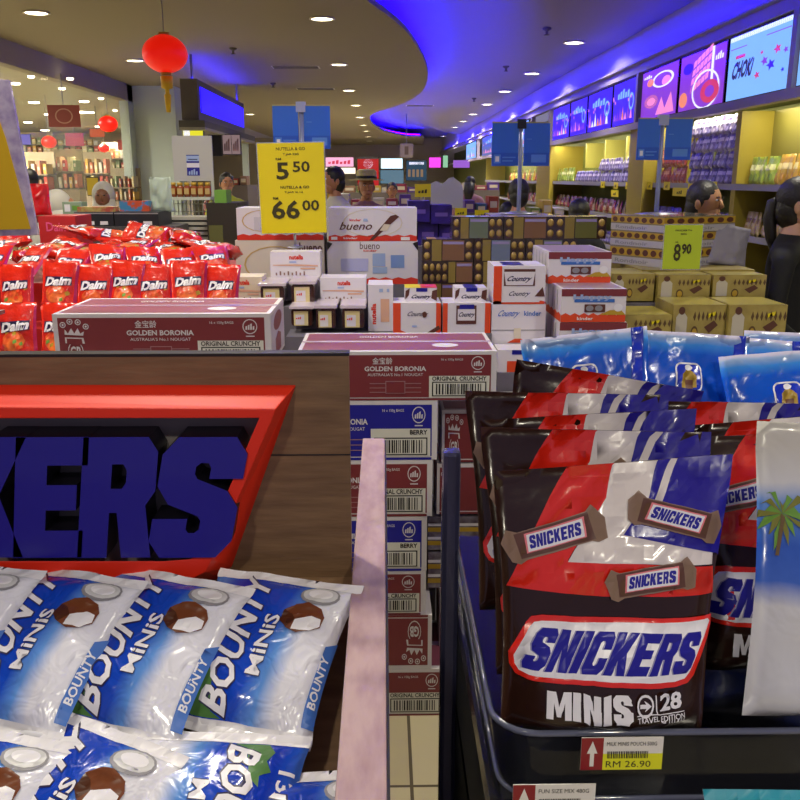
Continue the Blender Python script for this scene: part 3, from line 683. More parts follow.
# white pouch with palm tree
wbag = ramp_uv('white_pouch_film', (0, 1), [(.0, '#c4c4cc'), (.42, '#d4d4dc'), (.50, '#3a64c8'), (.62, '#2a58c0'), (.76, '#5a8ad8'), (.83, '#d2d2d8'), (.95, '#c6c2bc')], warp=.06, bump=(16, .3), coat=.6, rough=.25)
palm = mat('palm_green_print', '#7a7a30', .5); trunk = mat('palm_trunk_print', '#6a5436', .5)
def wd(f):
    for i in range(15):
        a = i*2*PI/15+.3; L = .09+.07*((i*5) % 3)/2; f.poly([(.10, .70), (.10+L*.6*math.cos(a)-.012*math.sin(a), .70+L*.5*math.sin(a)+.012*math.cos(a)), (.10+L*math.cos(a), .70+L*.62*math.sin(a)-.03), (.10+L*.6*math.cos(a)+.012*math.sin(a), .70+L*.45*math.sin(a)-.012*math.cos(a))], palm if i % 2 else GREEN)
    f.poly([(.095, .70), (.07, .56), (.085, .56), (.11, .69)], trunk)
    f.text('R', .25, .53, .36, .64, WHITE, bold=.02, shear=.2); f.disc(.6, .72, .14, .08, WHITE)
wb = bag('coconut_sweets_pouch', .25, .26, .33, .06, wbag, seed=21, deco=wd, crink=.008)
stand(wb, 878, 426, .90, 0, r_(-10), r_(-3), 'white coconut sweets pouch with palm tree picture at the right edge', ry=r_(2), cat='sweets pouch', group=None, h=.33)
# second white pouch corner, its top is cut
# sky blue pouches behind
skyb = ramp_uv('sky_blue_pouch_film', (0, 1), [(0, '#0c48c0'), (.5, '#0a44c0'), (.86, '#0e58d4'), (.93, '#3c88de'), (.985, '#9cb4dc'), (1, '#c4c0dc')], warp=.03, bump=(14, .4), coat=.25, rough=.2)
dbl = mat('stripe_royal_blue', '#1430b8', .25, coat=.5)
def sd(f):
    f.poly([(.80, -.0), (.9, 0), (.97, 1), (.88, 1)], dbl); f.poly(rrect(.36, .59, .58, .79, .05), WHITE); f.poly(rrect(.373, .602, .567, .778, .04), dbl)
    f.poly([(.41, .61), (.42, .71), (.47, .75), (.53, .70), (.53, .62)], GOLD); f.poly([(.44, .61), (.44, .67), (.50, .67), (.50, .61)], cchoc); f.disc(.47, .755, .03, .02, WHITE)
sk = [bag('milk_chocolate_pouch', .21, .22, .26, .06, skyb, seed=s, deco=sd, crink=.009) for s in (31, 35)]
GB = 'sky blue pouches behind the brown ones'
kw = dict(cat='chocolate pouch', group=GB, h=.26)
stand(sk[0], 583, 333, 1.50, 0, r_(-14), r_(-4), 'sky blue milk chocolate pouch leftmost, tilted, under the red and white boxes', ry=r_(-7), **kw)
stand(sk[1], 690, 333, 1.53, 0, r_(-16), r_(2), 'sky blue milk chocolate pouch in the middle, badge showing whole', ry=r_(4), **kw)
stand(sk[0], 752, 338, 1.60, 0, r_(-14), r_(4), 'sky blue milk chocolate pouch behind the folded one', ry=r_(5), **kw)
stand(sk[1], 785, 352, 1.47, 0, r_(-24), r_(-10), 'sky blue milk chocolate pouch at the right with crumpled folded top', ry=r_(-6), **kw)
stand(sk[1], 800, 333, 1.68, 0, r_(-10), r_(0), 'sky blue milk chocolate pouch rearmost at the right picture edge', ry=r_(3), **kw)
# price tags
tagr = mat('tag_dark_red', '#8a1420', .4); tagy = mat('tag_yellow', '#e0e020', .45); tagw = mat('tag_white', '#e4e0da', .45)
def ptag(px0, px1, py0, py1, Y, l1, l2, label, arrow=True):
    a = at(px0, py1, Y); b = at(px1, py0, Y); m_ = MB(); m_.box(a.x, b.x, Y, Y+.0012, a.z, b.z, tagw)
    f = Face(m_, flat((a.x, Y, a.z), (b.x-a.x, 0, 0), (0, 0, b.z-a.z)), step=.0003)
    f.rect(.27, 0, 1, .5, tagy, k=1); f.rect(0, 0, .27, 1, tagr, k=1)
    f.poly([(.07, .52), (.135, .9), (.2, .52), (.16, .52), (.16, .12), (.11, .12), (.11, .52)], tagw, k=2)
    f.text(l1, .31, .75, .92, .87, BLACK, bold=0, k=2); f.text(l2, .31, .08, .86, .28, BLACK, bold=0, k=2)
    r = random.Random(4); x = .32
    while x < .82: w = r.uniform(.006, .016); f.rect(x, .36, x+w, .58, BLACK, k=2); x += w+r.uniform(.005, .012)
    return tag(m_.build('price_tag'), label, 'price tag', 'shelf edge price tags')
ptag(580, 664, 737, 770, yf-.022, 'MILK MINIS POUCH 500G', 'RM 26.90', 'red white and yellow price tag on the tray front below the brown pouch')
ptag(512, 596, 784, 818, yf-.040, 'FUN SIZE MIX 480G', 'RM 24.90', 'price tag at the bottom edge below the tray, cut by the picture')
# bag in the lower tray
lo_ = bag('coconut_bar_bag', .2, .205, .235, .05, bnt, seed=15, kind='pillow', crink=.004, back=bback, deco=lambda f: (f.text('BOUNTY', .30, .72, .92, .92, NAVY, bold=.05), f.text('BOUNTY', .295, .73, .915, .92, WHITE, bold=.02), f.rect(0, .935, 1, 1, mat('teal_print', '#2a9ab0', .4), k=1)))
lo_.location = at(790, 1010, .80); lo_.rotation_euler = (r_(-40), 0, r_(-2)); pass
t = at(800, 790, .79); off = lo_.rotation_euler.to_matrix() @ Vector((0, 0, .235)); lo_.location = t-off
tag(lo_, 'blue coconut bar bag in the lower shelf under the black tray', 'snack bag')
# ================================================================ cartons
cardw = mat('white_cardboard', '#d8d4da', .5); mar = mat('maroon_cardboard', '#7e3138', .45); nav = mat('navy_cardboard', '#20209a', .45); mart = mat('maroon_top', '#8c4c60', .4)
barw = mat('label_white', '#dcdcd4', .5)
def barcode(f, u0, v0, u1, v1, k=3):
    f.rect(u0, v0, u1, v1, BLACK, k=k); f.rect(u0+.006, v0+.02, u1-.006, v1-.02, barw, k=k+1); r = random.Random(5); x = u0+.02
    while x < u1-.03:
        w = r.uniform(.003, .009); f.rect(x, v0+.04, x+w, v1-.04, BLACK, k=k+2); x += w+r.uniform(.003, .009)
def nougat(base, flavour, up=True, w=.55, d=.30, h=.137):
    mb = MB(); b = (-w/2, w/2, 0, d, 0, h); mb.box(*b, cardw)
    f = boxface(mb, b, 'front', step=.0004)
    f.rect(.022, .06, .972, .93, base, k=1); f.rect(.022, .0, .972, .04, base, k=1)
    # crown and shield
    for i, (u, v) in enumerate([(.045, .80), (.078, .86), (.115, .85), (.15, .77)]):
        f.ring(u, v, .014, .055, .3, cardw, k=2, n=12); f.disc(u, v, .005, .02, cardw, k=2, n=8)
    f.poly([(.05, .62), (.052, .72), (.066, .64), (.082, .74), (.095, .64), (.112, .74), (.122, .64), (.14, .68), (.135, .6)], cardw, k=2)
    f.poly([(.05, .46), (.05, .57), (.135, .56), (.14, .45)], cardw, k=2); f.poly([(.058, .44), (.058, .55), (.127, .54), (.13, .43)], base, k=3)
    f.ring(.095, .3, .036, .2, .1, cardw, k=2, n=16); f.text('GB', .07, .2, .12, .4, cardw, bold=.03, k=3)
    f.text('金宝龄', .375, .74, .475, .88, cardw, bold=.01, k=2); f.text('GOLDEN BORONIA', .335, .60, .645, .70, cardw, bold=.03, k=2); f.text("AUSTRALIA'S No.1 NOUGAT", .35, .50, .63, .56, cardw, bold=.005, k=2)
    f.text('16 x 150g BAGS', .72, .80, .83, .86, cardw, bold=.005, k=2); f.ring(.905, .76, .034, .14, .12, cardw, k=2); f.scrawl(.884, .70, .928, .82, cardw, 4, k=2); f.rect(.885, .57, .925, .59, cardw, k=2)
    for i in range(3): f.rect(.36, .16+.09*i, .62, .175+.09*i, mat('pale_mark', '#a07a80', .5), k=2)
    f.rect(.44, .14, .54, .40, mat('pale_mark', '#a07a80', .5), k=3); f.rect(.444, .155, .536, .385, base, k=4)
    if flavour == 'berry': f.rect(.66, .06, .965, .53, barw, k=2); f.text('BERRY', .86, .43, .95, .51, BLACK, bold=.03, k=3)
    else: f.rect(.66, .05, .965, .50, barw, k=2); f.text('ORIGINAL CRUNCHY', .675, .40, .95, .49, BLACK, bold=.02, k=3)
    barcode(f, .675, .08, .95, .38)
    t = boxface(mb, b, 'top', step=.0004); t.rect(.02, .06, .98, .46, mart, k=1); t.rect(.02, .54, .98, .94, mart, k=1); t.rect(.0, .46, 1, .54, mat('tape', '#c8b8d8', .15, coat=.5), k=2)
    t.disc(.75, .3, .07, .1, cardw, k=2); t.text('GOLDEN BORONIA', .3, .7, .62, .8, cardw, k=2)
    for sd_ in ('right', 'left'):
        f = boxface(mb, b, sd_, step=.0004); f.rect(.04, .06, .96, .94, mat('side_lilac', '#c4bccc', .5), k=1); f.disc(.5, .72, .3, .18, base, k=2); f.poly([(.3, .1), (.3, .4), (.5, .5), (.7, .4), (.7, .1)], base, k=2)
    if not up:
        mb.v = [Vector((-p.x, d-p.y, p.z)) if False else Vector((-p.x, p.y, h-p.z)) for p in mb.v]
    return mb.build('nougat_carton')
NM = nougat(mar, 'orig'); NB = nougat(nav, 'berry'); NU = nougat(mar, 'orig', up=False)
GN = 'long nougat cartons stacked in the aisle'
ys = [351, 400, 459.5, 516, 570.5, 614.5, 668.5, 716]
YB = 2.35
zs = [at(440, y, YB).z for y in ys[:-1]]+[0]
rights = [497, 437.5, 432.5, 427, 426, 432, 449]
kinds = [NM, NB, NM, NB, NM, NU, NM]
labs = ['maroon nougat carton on top of the aisle stack', 'blue nougat carton directly under the top maroon one', 'maroon nougat carton third from the top of the aisle stack', 'lower blue nougat carton in the aisle stack', 'maroon nougat carton under the lower blue one', 'maroon nougat carton turned upside down, crown inverted, second from the floor', 'maroon nougat carton at the bottom of the aisle stack on the tiles']
for i in range(7):
    o = take(kinds[i]); zt, zb = zs[i], zs[i+1]; hh = zt-zb
    o.scale = (1, 1, (hh-.001)/.137); p = at(rights[i], ys[i]+5, YB); o.location = (p.x-.275, YB, zb); tag(o, labs[i], 'carton', GN)
p = at(270, 314, 2.2); o = take(NM); o.location = (p.x-.275, 2.2, p.z-.137); tag(o, 'maroon nougat carton behind the brown sign board, in front of the red bags', 'carton', GN)
m_ = MB(); m_.box(-1.3, -.26, 2.15, 2.34, 0, p.z-.138, mat('white_plinth', '#c8c4cc', .5)); tag(m_.build('display_plinth', bevel=.004), 'white plinth hidden behind the brown board under the maroon carton', 'plinth')
# second column right of the stack
for i, (y0, y1, px0, k, w) in enumerate([(352+58, 462, 442, NM, 'top'), (464, 514, 437, NM, 'second'), (590, 716, 440, NM, 'lowest')]):
    o = take(k); a = at(px0, y0, 2.48); b = at(px0, y1, 2.48); zb = max(0, b.z) if i < 2 else 0
    o.scale = (.7, .75, (a.z-zb)/.137); o.location = (a.x+.193, 2.48, zb); tag(o, ['maroon nougat carton piece beside the blue carton', 'nougat carton behind the dark post, second down', 'tall nougat carton on the floor behind the dark post'][i] if i != 0 else 'maroon nougat carton end showing between stack and post', 'carton', 'nougat cartons behind the dark post')
# clear packs in the gap
m_ = None
for i, (y0, y1) in enumerate([(516, 550), (552, 588)]):
    a = at(428, y0, 2.5); b = at(452, y1, 2.5); m_ = MB(); zb = b.z
    m_.box(a.x, a.x+.30, 2.5, 2.7, zb, a.z-.002, mat('shrink_wrap_pack', '#8e8898', .2, coat=.8, mottle=(30, '#5a4c58', .35, .65)))
    f = boxface(m_, (a.x, a.x+.30, 2.5, 2.7, zb, a.z-.002), 'front')
    for j in range(2): f.rect(.0, .15+.4*j, 1, .28+.4*j, GOLD); f.rect(.0, .32+.4*j, 1, .4+.4*j, WHITE)
    tag(m_.build('wrapped_pack', bevel=.004), ['shrink wrapped pack in the gap beside the aisle stack, upper', 'shrink wrapped pack in the gap beside the aisle stack, lower'][i], 'pack', 'shrink wrapped packs')
# ================================================================ red toffee bags pile
tof = mat('red_toffee_film', '#e02c14', .25, coat=.7, bump=(30, .6), mottle=(9, '#b81420', .4, .7)); tofo = mat('toffee_orange_art', '#e8702c', .35, coat=.5, mottle=(30, '#c83c20', .4, .6)); tofd = mat('toffee_magenta', '#b01858', .3, coat=.5)
def td(sd_):
    r = random.Random(sd_)
    def d(f):
        f.disc(.45, .30, .30, .2, tofo, n=9)
        for i in range(7): a, b = .15+r.random()*.65, .10+r.random()*.38; f.poly([(a, b), (a+.09, b+.03), (a+.08, b+.09), (a-.01, b+.06)], r.choice([GOLD, GREEN, ORG, tofo]))
        A = lambda x, y: (x, y+(x-.5)*.08)
        f.poly([A(.12, .48), A(.12, .68), A(.86, .64), (.86, .50)], NAVY); f.text('Daim', .15, .48, .85, .66, WHITE, bold=.05, A=A, shear=.1)
        f.poly([(.92, .05), (1, .05), (1, .95), (.94, .9)], tofd)
    return d
tb = [bag('toffee_bag', .118, .124, .165, .045, tof, seed=40+s, deco=td(s), crink=.006, nu=10, nv=12) for s in range(4)]
GT = 'red toffee bags piled on the left table'
def tof_at(k, px, py, Y, rx, ry, rz, label, sc=1.0):
    b = take(tb[k % 4]); b.rotation_mode = 'XYZ'; b.rotation_euler = (r_(rx), r_(ry), r_(rz)); b.scale = (sc,)*3
    b.location = at(px, py, Y)-b.rotation_euler.to_matrix() @ Vector((0, 0, .165*sc/2)); tag(b, label, 'snack bag', GT); return b
RT_ = random.Random(3)
for i, px in enumerate([-20, 17, 60]):
    tof_at(i, px, 330, 2.62, -10, RT_.uniform(-3, 3), RT_.uniform(-8, 8), 'red toffee bag standing in the lowest front row, '+['outside the left edge', 'at the left picture edge', 'half hidden behind the maroon carton'][i])
for i, px in enumerate([-22, 17, 60, 95, 127, 155, 189, 222]):
    tof_at(i+1, px, 287+(2 if i % 2 else -2), 2.92, -12, RT_.uniform(-4, 4), RT_.uniform(-10, 10), f'red toffee bag standing in the second row, {NTH[i]} from the left')
for i, px in enumerate([-10, 30, 70, 108, 145, 180, 213]):
    tof_at(i+2, px, 262+(i % 3)*2, 3.08, -48, RT_.uniform(-8, 8), RT_.uniform(-25, 25), f'red toffee bag leaning back behind the standing row, {NTH[i]} from the left')
for i, px in enumerate([0, 35, 62, 98, 135, 172, 205]):
    tof_at(i+3, px, 247+(i % 2)*3, 3.26, -72, RT_.uniform(-12, 12), RT_.uniform(-90, 90), f'red toffee bag lying flat in the middle layer, {NTH[i]} from the left')
for i, (px, py, ry, rz) in enumerate([(12, 236, 5, 30), (82, 231, 6, 70), (110, 236, -15, 95), (147, 234, -28, 80), (185, 235, 10, 20), (216, 248, 14, 75), (196, 246, 10, 100)]):
    tof_at(i, px, py, 3.42 if i < 5 else 3.3, -80, ry, rz, f'red toffee bag tossed on top of the pile, {NTH[i]} from the left' if i < 5 else ['red toffee bag at the right end of the pile nearest the white boxes', 'red toffee bag on the right slope of the pile showing a blue flap'][i-5], 1.08)
plr = mat('red_plinth', '#a01c18', .5)
m_ = MB(); m_.box(-2.4, -.56, 2.56, 2.84, 0, 1.02, plr); m_.box(-2.4, -.56, 2.84, 3.02, 0, 1.12, plr); m_.box(-2.4, -.58, 3.02, 3.9, 0, 1.25, plr); tag(m_.build('display_table'), 'stepped red display table under the pile of red toffee bags', 'display table')
# red printed carton behind the pile, big glossy red bag
a = at(40, 240, 3.6); b = at(75, 216, 3.6); m_ = MB(); bb = (a.x, b.x, 3.6, 3.8, 1.25, b.z); m_.box(*bb, mat('red_carton', '#b8282a', .45)); f = boxface(m_, bb, 'front'); f.text('Daim', .2, .7, .8, .88, PINK); tag(m_.build('toffee_carton', bevel=.003), 'red printed carton standing behind the toffee bags', 'carton')
bigb = bag('gift_bag', .13, .12, .13, .08, mat('glossy_red_film', '#c81018', .12, coat=.9, bump=(12, .5)), seed=77, crink=.012, nu=14, nv=14)
bigb.location = (at(40, 216, 3.75).x, 3.72, b.z-.004); tag(bigb, 'shiny crumpled red bag standing on the red printed carton', 'gift bag')
# yellow tilted sign at the left edge
m_ = MB(); Yt = 2.3
A4 = [(-130, 240), (38, 235), (9, 80), (-130, 70)]
P4 = [(at(x, y, Yt).x, at(x, y, Yt).z) for x, y in A4]; ts = empty('sale_sign', (P4[1][0]-.1, Yt, P4[0][1])); tag(ts, 'yellow sale sign in a scuffed clear frame at the left picture edge', 'sign')
m_.prism(P4, Yt, Yt+.012, mat('scuffed_acrylic', '#b4a8c4', .15, coat=.8, mottle=(30, '#8a78a8', .4, .7))); rel(m_.build('clear_frame', bevel=.002), ts)
m_ = MB(); P5 = [(at(x, y, Yt).x, at(x, y, Yt).z) for x, y in [(-120, 232), (31, 229), (6, 138), (-22, 60), (-120, 60)]]; m_.prism(P5, Yt-.003, Yt-.001, mat('sign_yellow', '#c8a208', .45)); rel(m_.build('sign_card'), ts)
m_ = MB(); m_.box(P4[1][0]-.35, P4[1][0]-.30, Yt, Yt+.02, 1.25, P4[0][1]+.02, METAL); m_.box(P4[1][0]-.5, P4[1][0]-.15, Yt-.05, Yt+.1, 1.24, 1.25, METAL); rel(m_.build('sign_foot'), ts)
m_ = MB(); m_.box(P4[1][0]-1.2, P4[1][0]-.1, 2.15, 2.5, 0, 1.235, plr); 
# ================================================================ middle island
kw_ = mat('box_white', '#dcd6e0', .45); kc = mat('box_cream', '#d8ccb8', .5); kred = mat('box_red', '#d83420', .45); kbl = mat('box_pale_blue', '#9cb0dc', .5); kcho = mat('box_choc', '#5a3028', .45); kor = mat('box_orange', '#dc4820', .45)
def pbox(name, px0, px1, y0, y1, Y, dep, base, label, cat='box', group=None, deco=None, left=None, right=None, top=None, zb=None, yaw=0, bev=.003):
    """box whose front face shows at px0..px1 , y0..y1 on plane Y"""
    a = at((px0+px1)/2, y0, Y); b = at((px0+px1)/2, y1, Y); w = abs(at(px1, y0, Y).x-at(px0, y0, Y).x); z1 = a.z; z0 = b.z if zb is None else zb
    mb = MB(); bx = (-w/2, w/2, 0, dep, 0, z1-z0); mb.box(*bx, base)
    for sd_, fn in (('front', deco), ('left', left), ('right', right), ('top', top)):
        if fn: fn(boxface(mb, bx, sd_, step=.0008))
    o = mb.build(name, loc=((a.x), Y, z0), rot=(0, 0, r_(yaw)))
    return tag(o, label, cat, group)
def wavy(f, v, m, n=7, k=1):
    pts = [(0, 0), (1, 0)]+[(1-i/(2*n), v*(1.15 if i % 2 else .85)) for i in range(2*n+1)]; f.poly(pts, m, k=k)
def bueno(f):
    wavy(f, .17, kred); f.ring(.5, .55, .34, .42, .04, kc, k=1); f.text('kinder', .24, .60, .37, .68, kred, bold=.03); f.poly([(.39, .60), (.45, .60), (.44, .68), (.40, .68)], kbl)
    f.text('bueno', .14, .34, .50, .58, kcho, bold=.01, shear=.1)
    f.poly([(.46, .02), (.50, .02), (.80, .74), (.76, .80), (.70, .76)], kcho); f.poly([(.58, .32), (.66, .30), (.70, .50), (.63, .52)], kc); f.rect(.82, .02, .92, .12, WHITE); f.rect(.03, .04, .10, .13, WHITE)
    f.text('kinder', .17, .06, .33, .12, WHITE, bold=.02)
def bueno2(f):
    wavy(f, .14, kred); f.text('bueno', .36, .82, .58, .98, kcho, bold=.0, rot=0); f.text('kinder', .40, .76, .55, .81, kred)
    f.rect(.50, .42, .64, .72, kbl); f.rect(.70, .38, .85, .68, mat('box_blue2', '#7c98d0', .5)); f.rect(.15, .3, .45, .6, mat('box_lilac', '#b4b4e0', .5)); f.rect(.5, .25, .66, .4, kbl)
    f.poly([(0, 1), (.06, .95), (0, .78)], BLACK); f.poly([(1, 1), (.94, .95), (1, .78)], BLACK)
def bueno3(f):
    f.poly([(0, 0), (1, 0), (1, .12), (0, .12)], kc); f.ring(.45, .45, .36, .42, .05, mat('box_gold_line', '#c8a868', .5)); f.rect(.45, .2, .72, .62, mat('box_pale_panel', '#c8c4d0', .5)); f.text('bueno', .72, .72, .98, .95, kcho)
IS = 3.45
GBU = 'white wafer cartons in two stacks'
zt = [at(370, y, IS).z for y in (208, 241, 284, 330)]
pbox('wafer_carton', 328, 417, 208, 241, IS, .22, kw_, 'white wafer carton with brown lettering and bar picture, top of the right stack', 'carton', GBU, bueno)
pbox('wafer_carton', 327, 418, 241.3, 284, IS, .22, kw_, 'white wafer carton with pale blue panels under the lettered one', 'carton', GBU, bueno2)
pbox('wafer_carton', 236, 323, 208, 240, IS, .22, kw_, 'white wafer carton behind the big yellow price sign, topmost', 'carton', GBU, lambda f: (wavy(f, .17, kred), f.ring(.3, .6, .24, .34, .06, mat('box_gold_line', '#c8a868', .5)), f.rect(.2, .3, .42, .72, mat('box_pale_panel', '#c8c4d0', .5))))
pbox('wafer_carton', 235, 324, 240.3, 284, IS, .22, mat('box_cream_white', '#d8cdc4', .5), 'cream toned wafer carton under the one behind the price sign', 'carton', GBU, bueno3)
pl2 = mat('grey_plinth', '#6c6874', .5)
m_ = MB(); zt_ = at(370, 284, IS).z; m_.box(at(232, 284, IS).x, at(420, 284, IS).x, IS-.02, IS+.25, 0, zt_-.001, pl2); tag(m_.build('display_table'), 'grey display table under the white wafer cartons', 'display table')
# hazelnut spread packs
def nut(f):
    f.text('nutella', .38, .72, .66, .90, kred, bold=.04); f.rect(.38, .60, .52, .66, kbl); f.poly([(.05, .50), (.95, .46), (.95, .52), (.5, .55), (.05, .53)], mat('box_tan_line', '#d8a890', .5)); f.rect(.6, .36, .9, .42, mat('box_tan_line', '#d8a890', .5))
    for i in range(8): f.rect(.10+i*.08, .14, .13+i*.08, .24+.05*(i % 2), mat('box_brown_figs', '#8a6a64', .5))
YN = 3.0
GNU = 'white hazelnut spread cartons'
pbox('spread_carton', 270, 320, 252, 279, YN+.12, .1, kw_, 'white hazelnut spread carton right under the yellow price sign', 'carton', GNU, nut)
pbox('spread_carton', 224, 262, 277, 305, YN, .12, kc, 'white hazelnut spread carton next to the red toffee bags', 'carton', GNU, nut)
pbox('spread_carton', 320, 366, 278, 304, YN+.02, .12, kw_, 'white hazelnut spread carton in front of the right wafer stack', 'carton', GNU, nut)
pbox('spread_carton', 368, 393, 285, 331, YN-.1, .15, kw_, 'white hazelnut spread carton standing on end', 'carton', GNU, lambda f: (f.text('nutella', .12, .15, .32, .6, kred, rot=90, bold=.04), f.rect(.5, .2, .85, .7, mat('box_tan_line', '#d8a890', .5)), f.rect(.45, .85, .6, .92, kbl), f.rect(.75, .85, .85, .92, kbl)))
jarb = mat('spread_brown', '#3a1c14', .2, coat=.6); lidm = mat('lid_pinkwhite', '#ccc0cc', .3, coat=.4); jarc = mat('jar_label_cream', '#d8c890', .4)
def cup(px0, px1, y0, y1, Y, label):
    a = at((px0+px1)/2, y0, Y); w = at(px1, y0, Y).x-at(px0, y0, Y).x; zb = at(px0, y1, Y).z; h = a.z-zb
    o = empty('spread_tub', (a.x, Y+.05, zb)); tag(o, label, 'spread tub', 'clear hazelnut spread tubs')
    m_ = MB(); m_.prism(rrect(-w*.42, 0, w*.42, h*.86, w*.12), -.05, .07, jarb); f = Face(m_, flat((-w*.42, -.05, 0), (w*.84, 0, 0), (0, 0, h*.86)), step=.001); f.rect(.12, .03, .80, .86, jarc); f.rect(.2, .08, .62, .66, kw_); f.scrawl(.22, .4, .48, .54, kred, 3); m_.build('tub', o)
    m_ = MB(); m_.prism(rrect(-w*.5, h*.86, w*.5, h, w*.04), -.058, .12, lidm); m_.build('lid', o, bevel=.001); return o
for i, (a_, b_, c_, d_) in enumerate([(258, 286, 283, 304), (289, 316, 281, 303), (289, 314, 306, 326), (314, 337, 305, 328), (340, 366, 305, 328)]):
    cup(a_, b_, c_, d_, YN-.04-.1*(i > 1), 'clear hazelnut spread tub with pale lid, '+['next to the carton beside the red bags', 'upper one below the carton under the price sign', 'lower one right of the maroon carton', 'left of a pair under the right spread carton', 'right of a pair under the right spread carton'][i])
zA = at(300, 304, YN).z; zB = at(340, 329, YN-.14).z
m_ = MB(); m_.box(at(222, 305, YN).x, at(320, 304, YN).x, YN-.05, YN+.3, 0, zA-.002, pl2); m_.box(at(287, 305, YN-.14).x, at(394, 331, YN).x, YN-.20, YN-.051, 0, at(380, 331, YN-.1).z-.001, pl2)
m_.box(at(320, 304, YN).x, at(368, 304, YN).x, YN-.05, YN+.3, 0, zA-.002, pl2); tag(m_.build('display_table'), 'grey stepped display table under the hazelnut spread packs', 'display table')
m_ = MB(); m_.box(at(268, 279, YN+.1).x, at(322, 279, YN+.1).x, YN+.09, YN+.3, zA, at(300, 279, YN+.12).z-.001, kw_); tag(m_.build('carton_riser'), 'white carton block lifting the spread carton below the price sign', 'carton')
# red and white chocolate tubs (centre)
def tub(f):
    f.rect(0, 0, .16, 1, kor); f.rect(.9, 0, 1, 1, kor); f.poly([(.16, .1), (.30, 0), (.16, 0)], kor); f.text('Country', .30, .52, .72, .72, NAVY, bold=.01, shear=.2); f.poly([(.7, .0), (.95, .25), (1, .15), (.85, 0)], kcho); f.rect(.4, .2, .5, .26, kbl); f.disc(.66, .62, .05, .1, kcho)
def tubtop(f):
    f.poly([(.05, 0), (.95, 0), (.88, 1), (.12, 1)], kw_); f.text('Country', .2, .2, .8, .55, NAVY, bold=.04, shear=.2); f.poly([(0, .2), (.12, .5), (.15, 1), (.02, .8)], kcho); f.poly([(1, .1), (.82, .3), (.85, .8), (1, .9)], kcho); f.rect(.35, .75, .7, 1, BLUE)
YT = 2.85
GC = 'white and orange cereal chocolate boxes'
for i, (a_, b_) in enumerate([(393, 441), (443, 491)]):
    pbox('chocolate_box', a_, b_, 303, 333, YT, .14, kw_, ['white and orange cereal chocolate box left, beside the spread carton on end', 'white and orange cereal chocolate box right, with a mini pack picture'][i], 'chocolate box', GC, tub if i == 0 else (lambda f: (f.rect(0, 0, .1, 1, kor), f.rect(.88, 0, 1, 1, kor), f.rect(.28, .3, .7, .92, kcho), f.rect(.31, .42, .67, .8, kw_), f.text('Country', .33, .5, .66, .7, NAVY, bold=.03, shear=.2), f.rect(.35, .8, .65, .95, BLUE))))
    pbox('chocolate_pack', a_+12, b_-4, 288, 302.5, YT+.03, .1, kw_, ['small chocolate pack with red and yellow top on the left cereal box', 'small chocolate pack with blue top on the right cereal box'][i], 'chocolate pack', 'small packs standing in the cereal boxes', tubtop, top=(lambda f: (f.rect(0, 0, .5, 1, YEL), f.rect(.5, 0, 1, 1, kred))) if i == 0 else (lambda f: f.rect(.3, 0, .7, 1, BLUE)))
pbox('chocolate_box', 492, 546, 304.3, 345, YT, .2, kw_, 'plain white cereal chocolate carton with blue lettering', 'chocolate box', GC, lambda f: (f.text('Country', .12, .66, .5, .86, SKYB, bold=.01, shear=.25), f.text('kinder', .6, .72, .92, .84, SKYB), f.rect(0, .36, 1, .38, GREY), f.poly([(.3, .06), (.5, .2), (.7, .06)], kor), f.rect(.42, .16, .55, .42, kc)))
pbox('chocolate_box', 494, 546, 266, 304, YT, .18, kw_, 'opened white and orange cereal chocolate box on top of the plain carton', 'chocolate box', GC, lambda f: (f.rect(0, 0, .16, 1, kor), f.rect(.2, .48, .8, .92, kcho), f.poly([(.24, .5), (.76, .5), (.8, .85), (.2, .85)], kw_), f.text('Country', .26, .56, .72, .74, NAVY, bold=.03, shear=.2), f.poly([(.16, .05), (.9, .05), (.85, .42), (.2, .42)], kw_), f.text('Country', .3, .18, .7, .34, NAVY, shear=.2), wavy(f, .08, kor), f.poly([(.8, .2), (.95, .45), (1, .2)], kcho)), top=lambda f: (f.rect(.2, .1, .6, .8, BLUE), f.disc(.8, .5, .15, .3, kw_)))
pbox('chocolate_box', 498, 545, 350, 372, YT-.12, .1, kw_, 'white chocolate carton low beside the top maroon carton', 'chocolate box', GC, lambda f: (f.rect(.2, 0, .5, .5, kor), f.rect(.3, .8, .9, 1, BLUE)))
m_ = MB(); zC = at(440, 333, YT).z; m_.box(at(392, 333, YT).x, at(491.5, 333, YT).x, YT-.01, YT+.3, 0, zC-.001, pl2); m_.box(at(492, 345, YT).x, at(548, 345, YT).x, YT-.01, YT+.3, 0, at(500, 345, YT).z-.001, pl2)
m_.box(at(497, 372, YT-.12).x, at(546, 372, YT-.12).x, YT-.13, YT-.011, 0, at(500, 372, YT-.12).z-.001, pl2); tag(m_.build('display_table'), 'grey display table under the orange and white cereal chocolate boxes', 'display table')
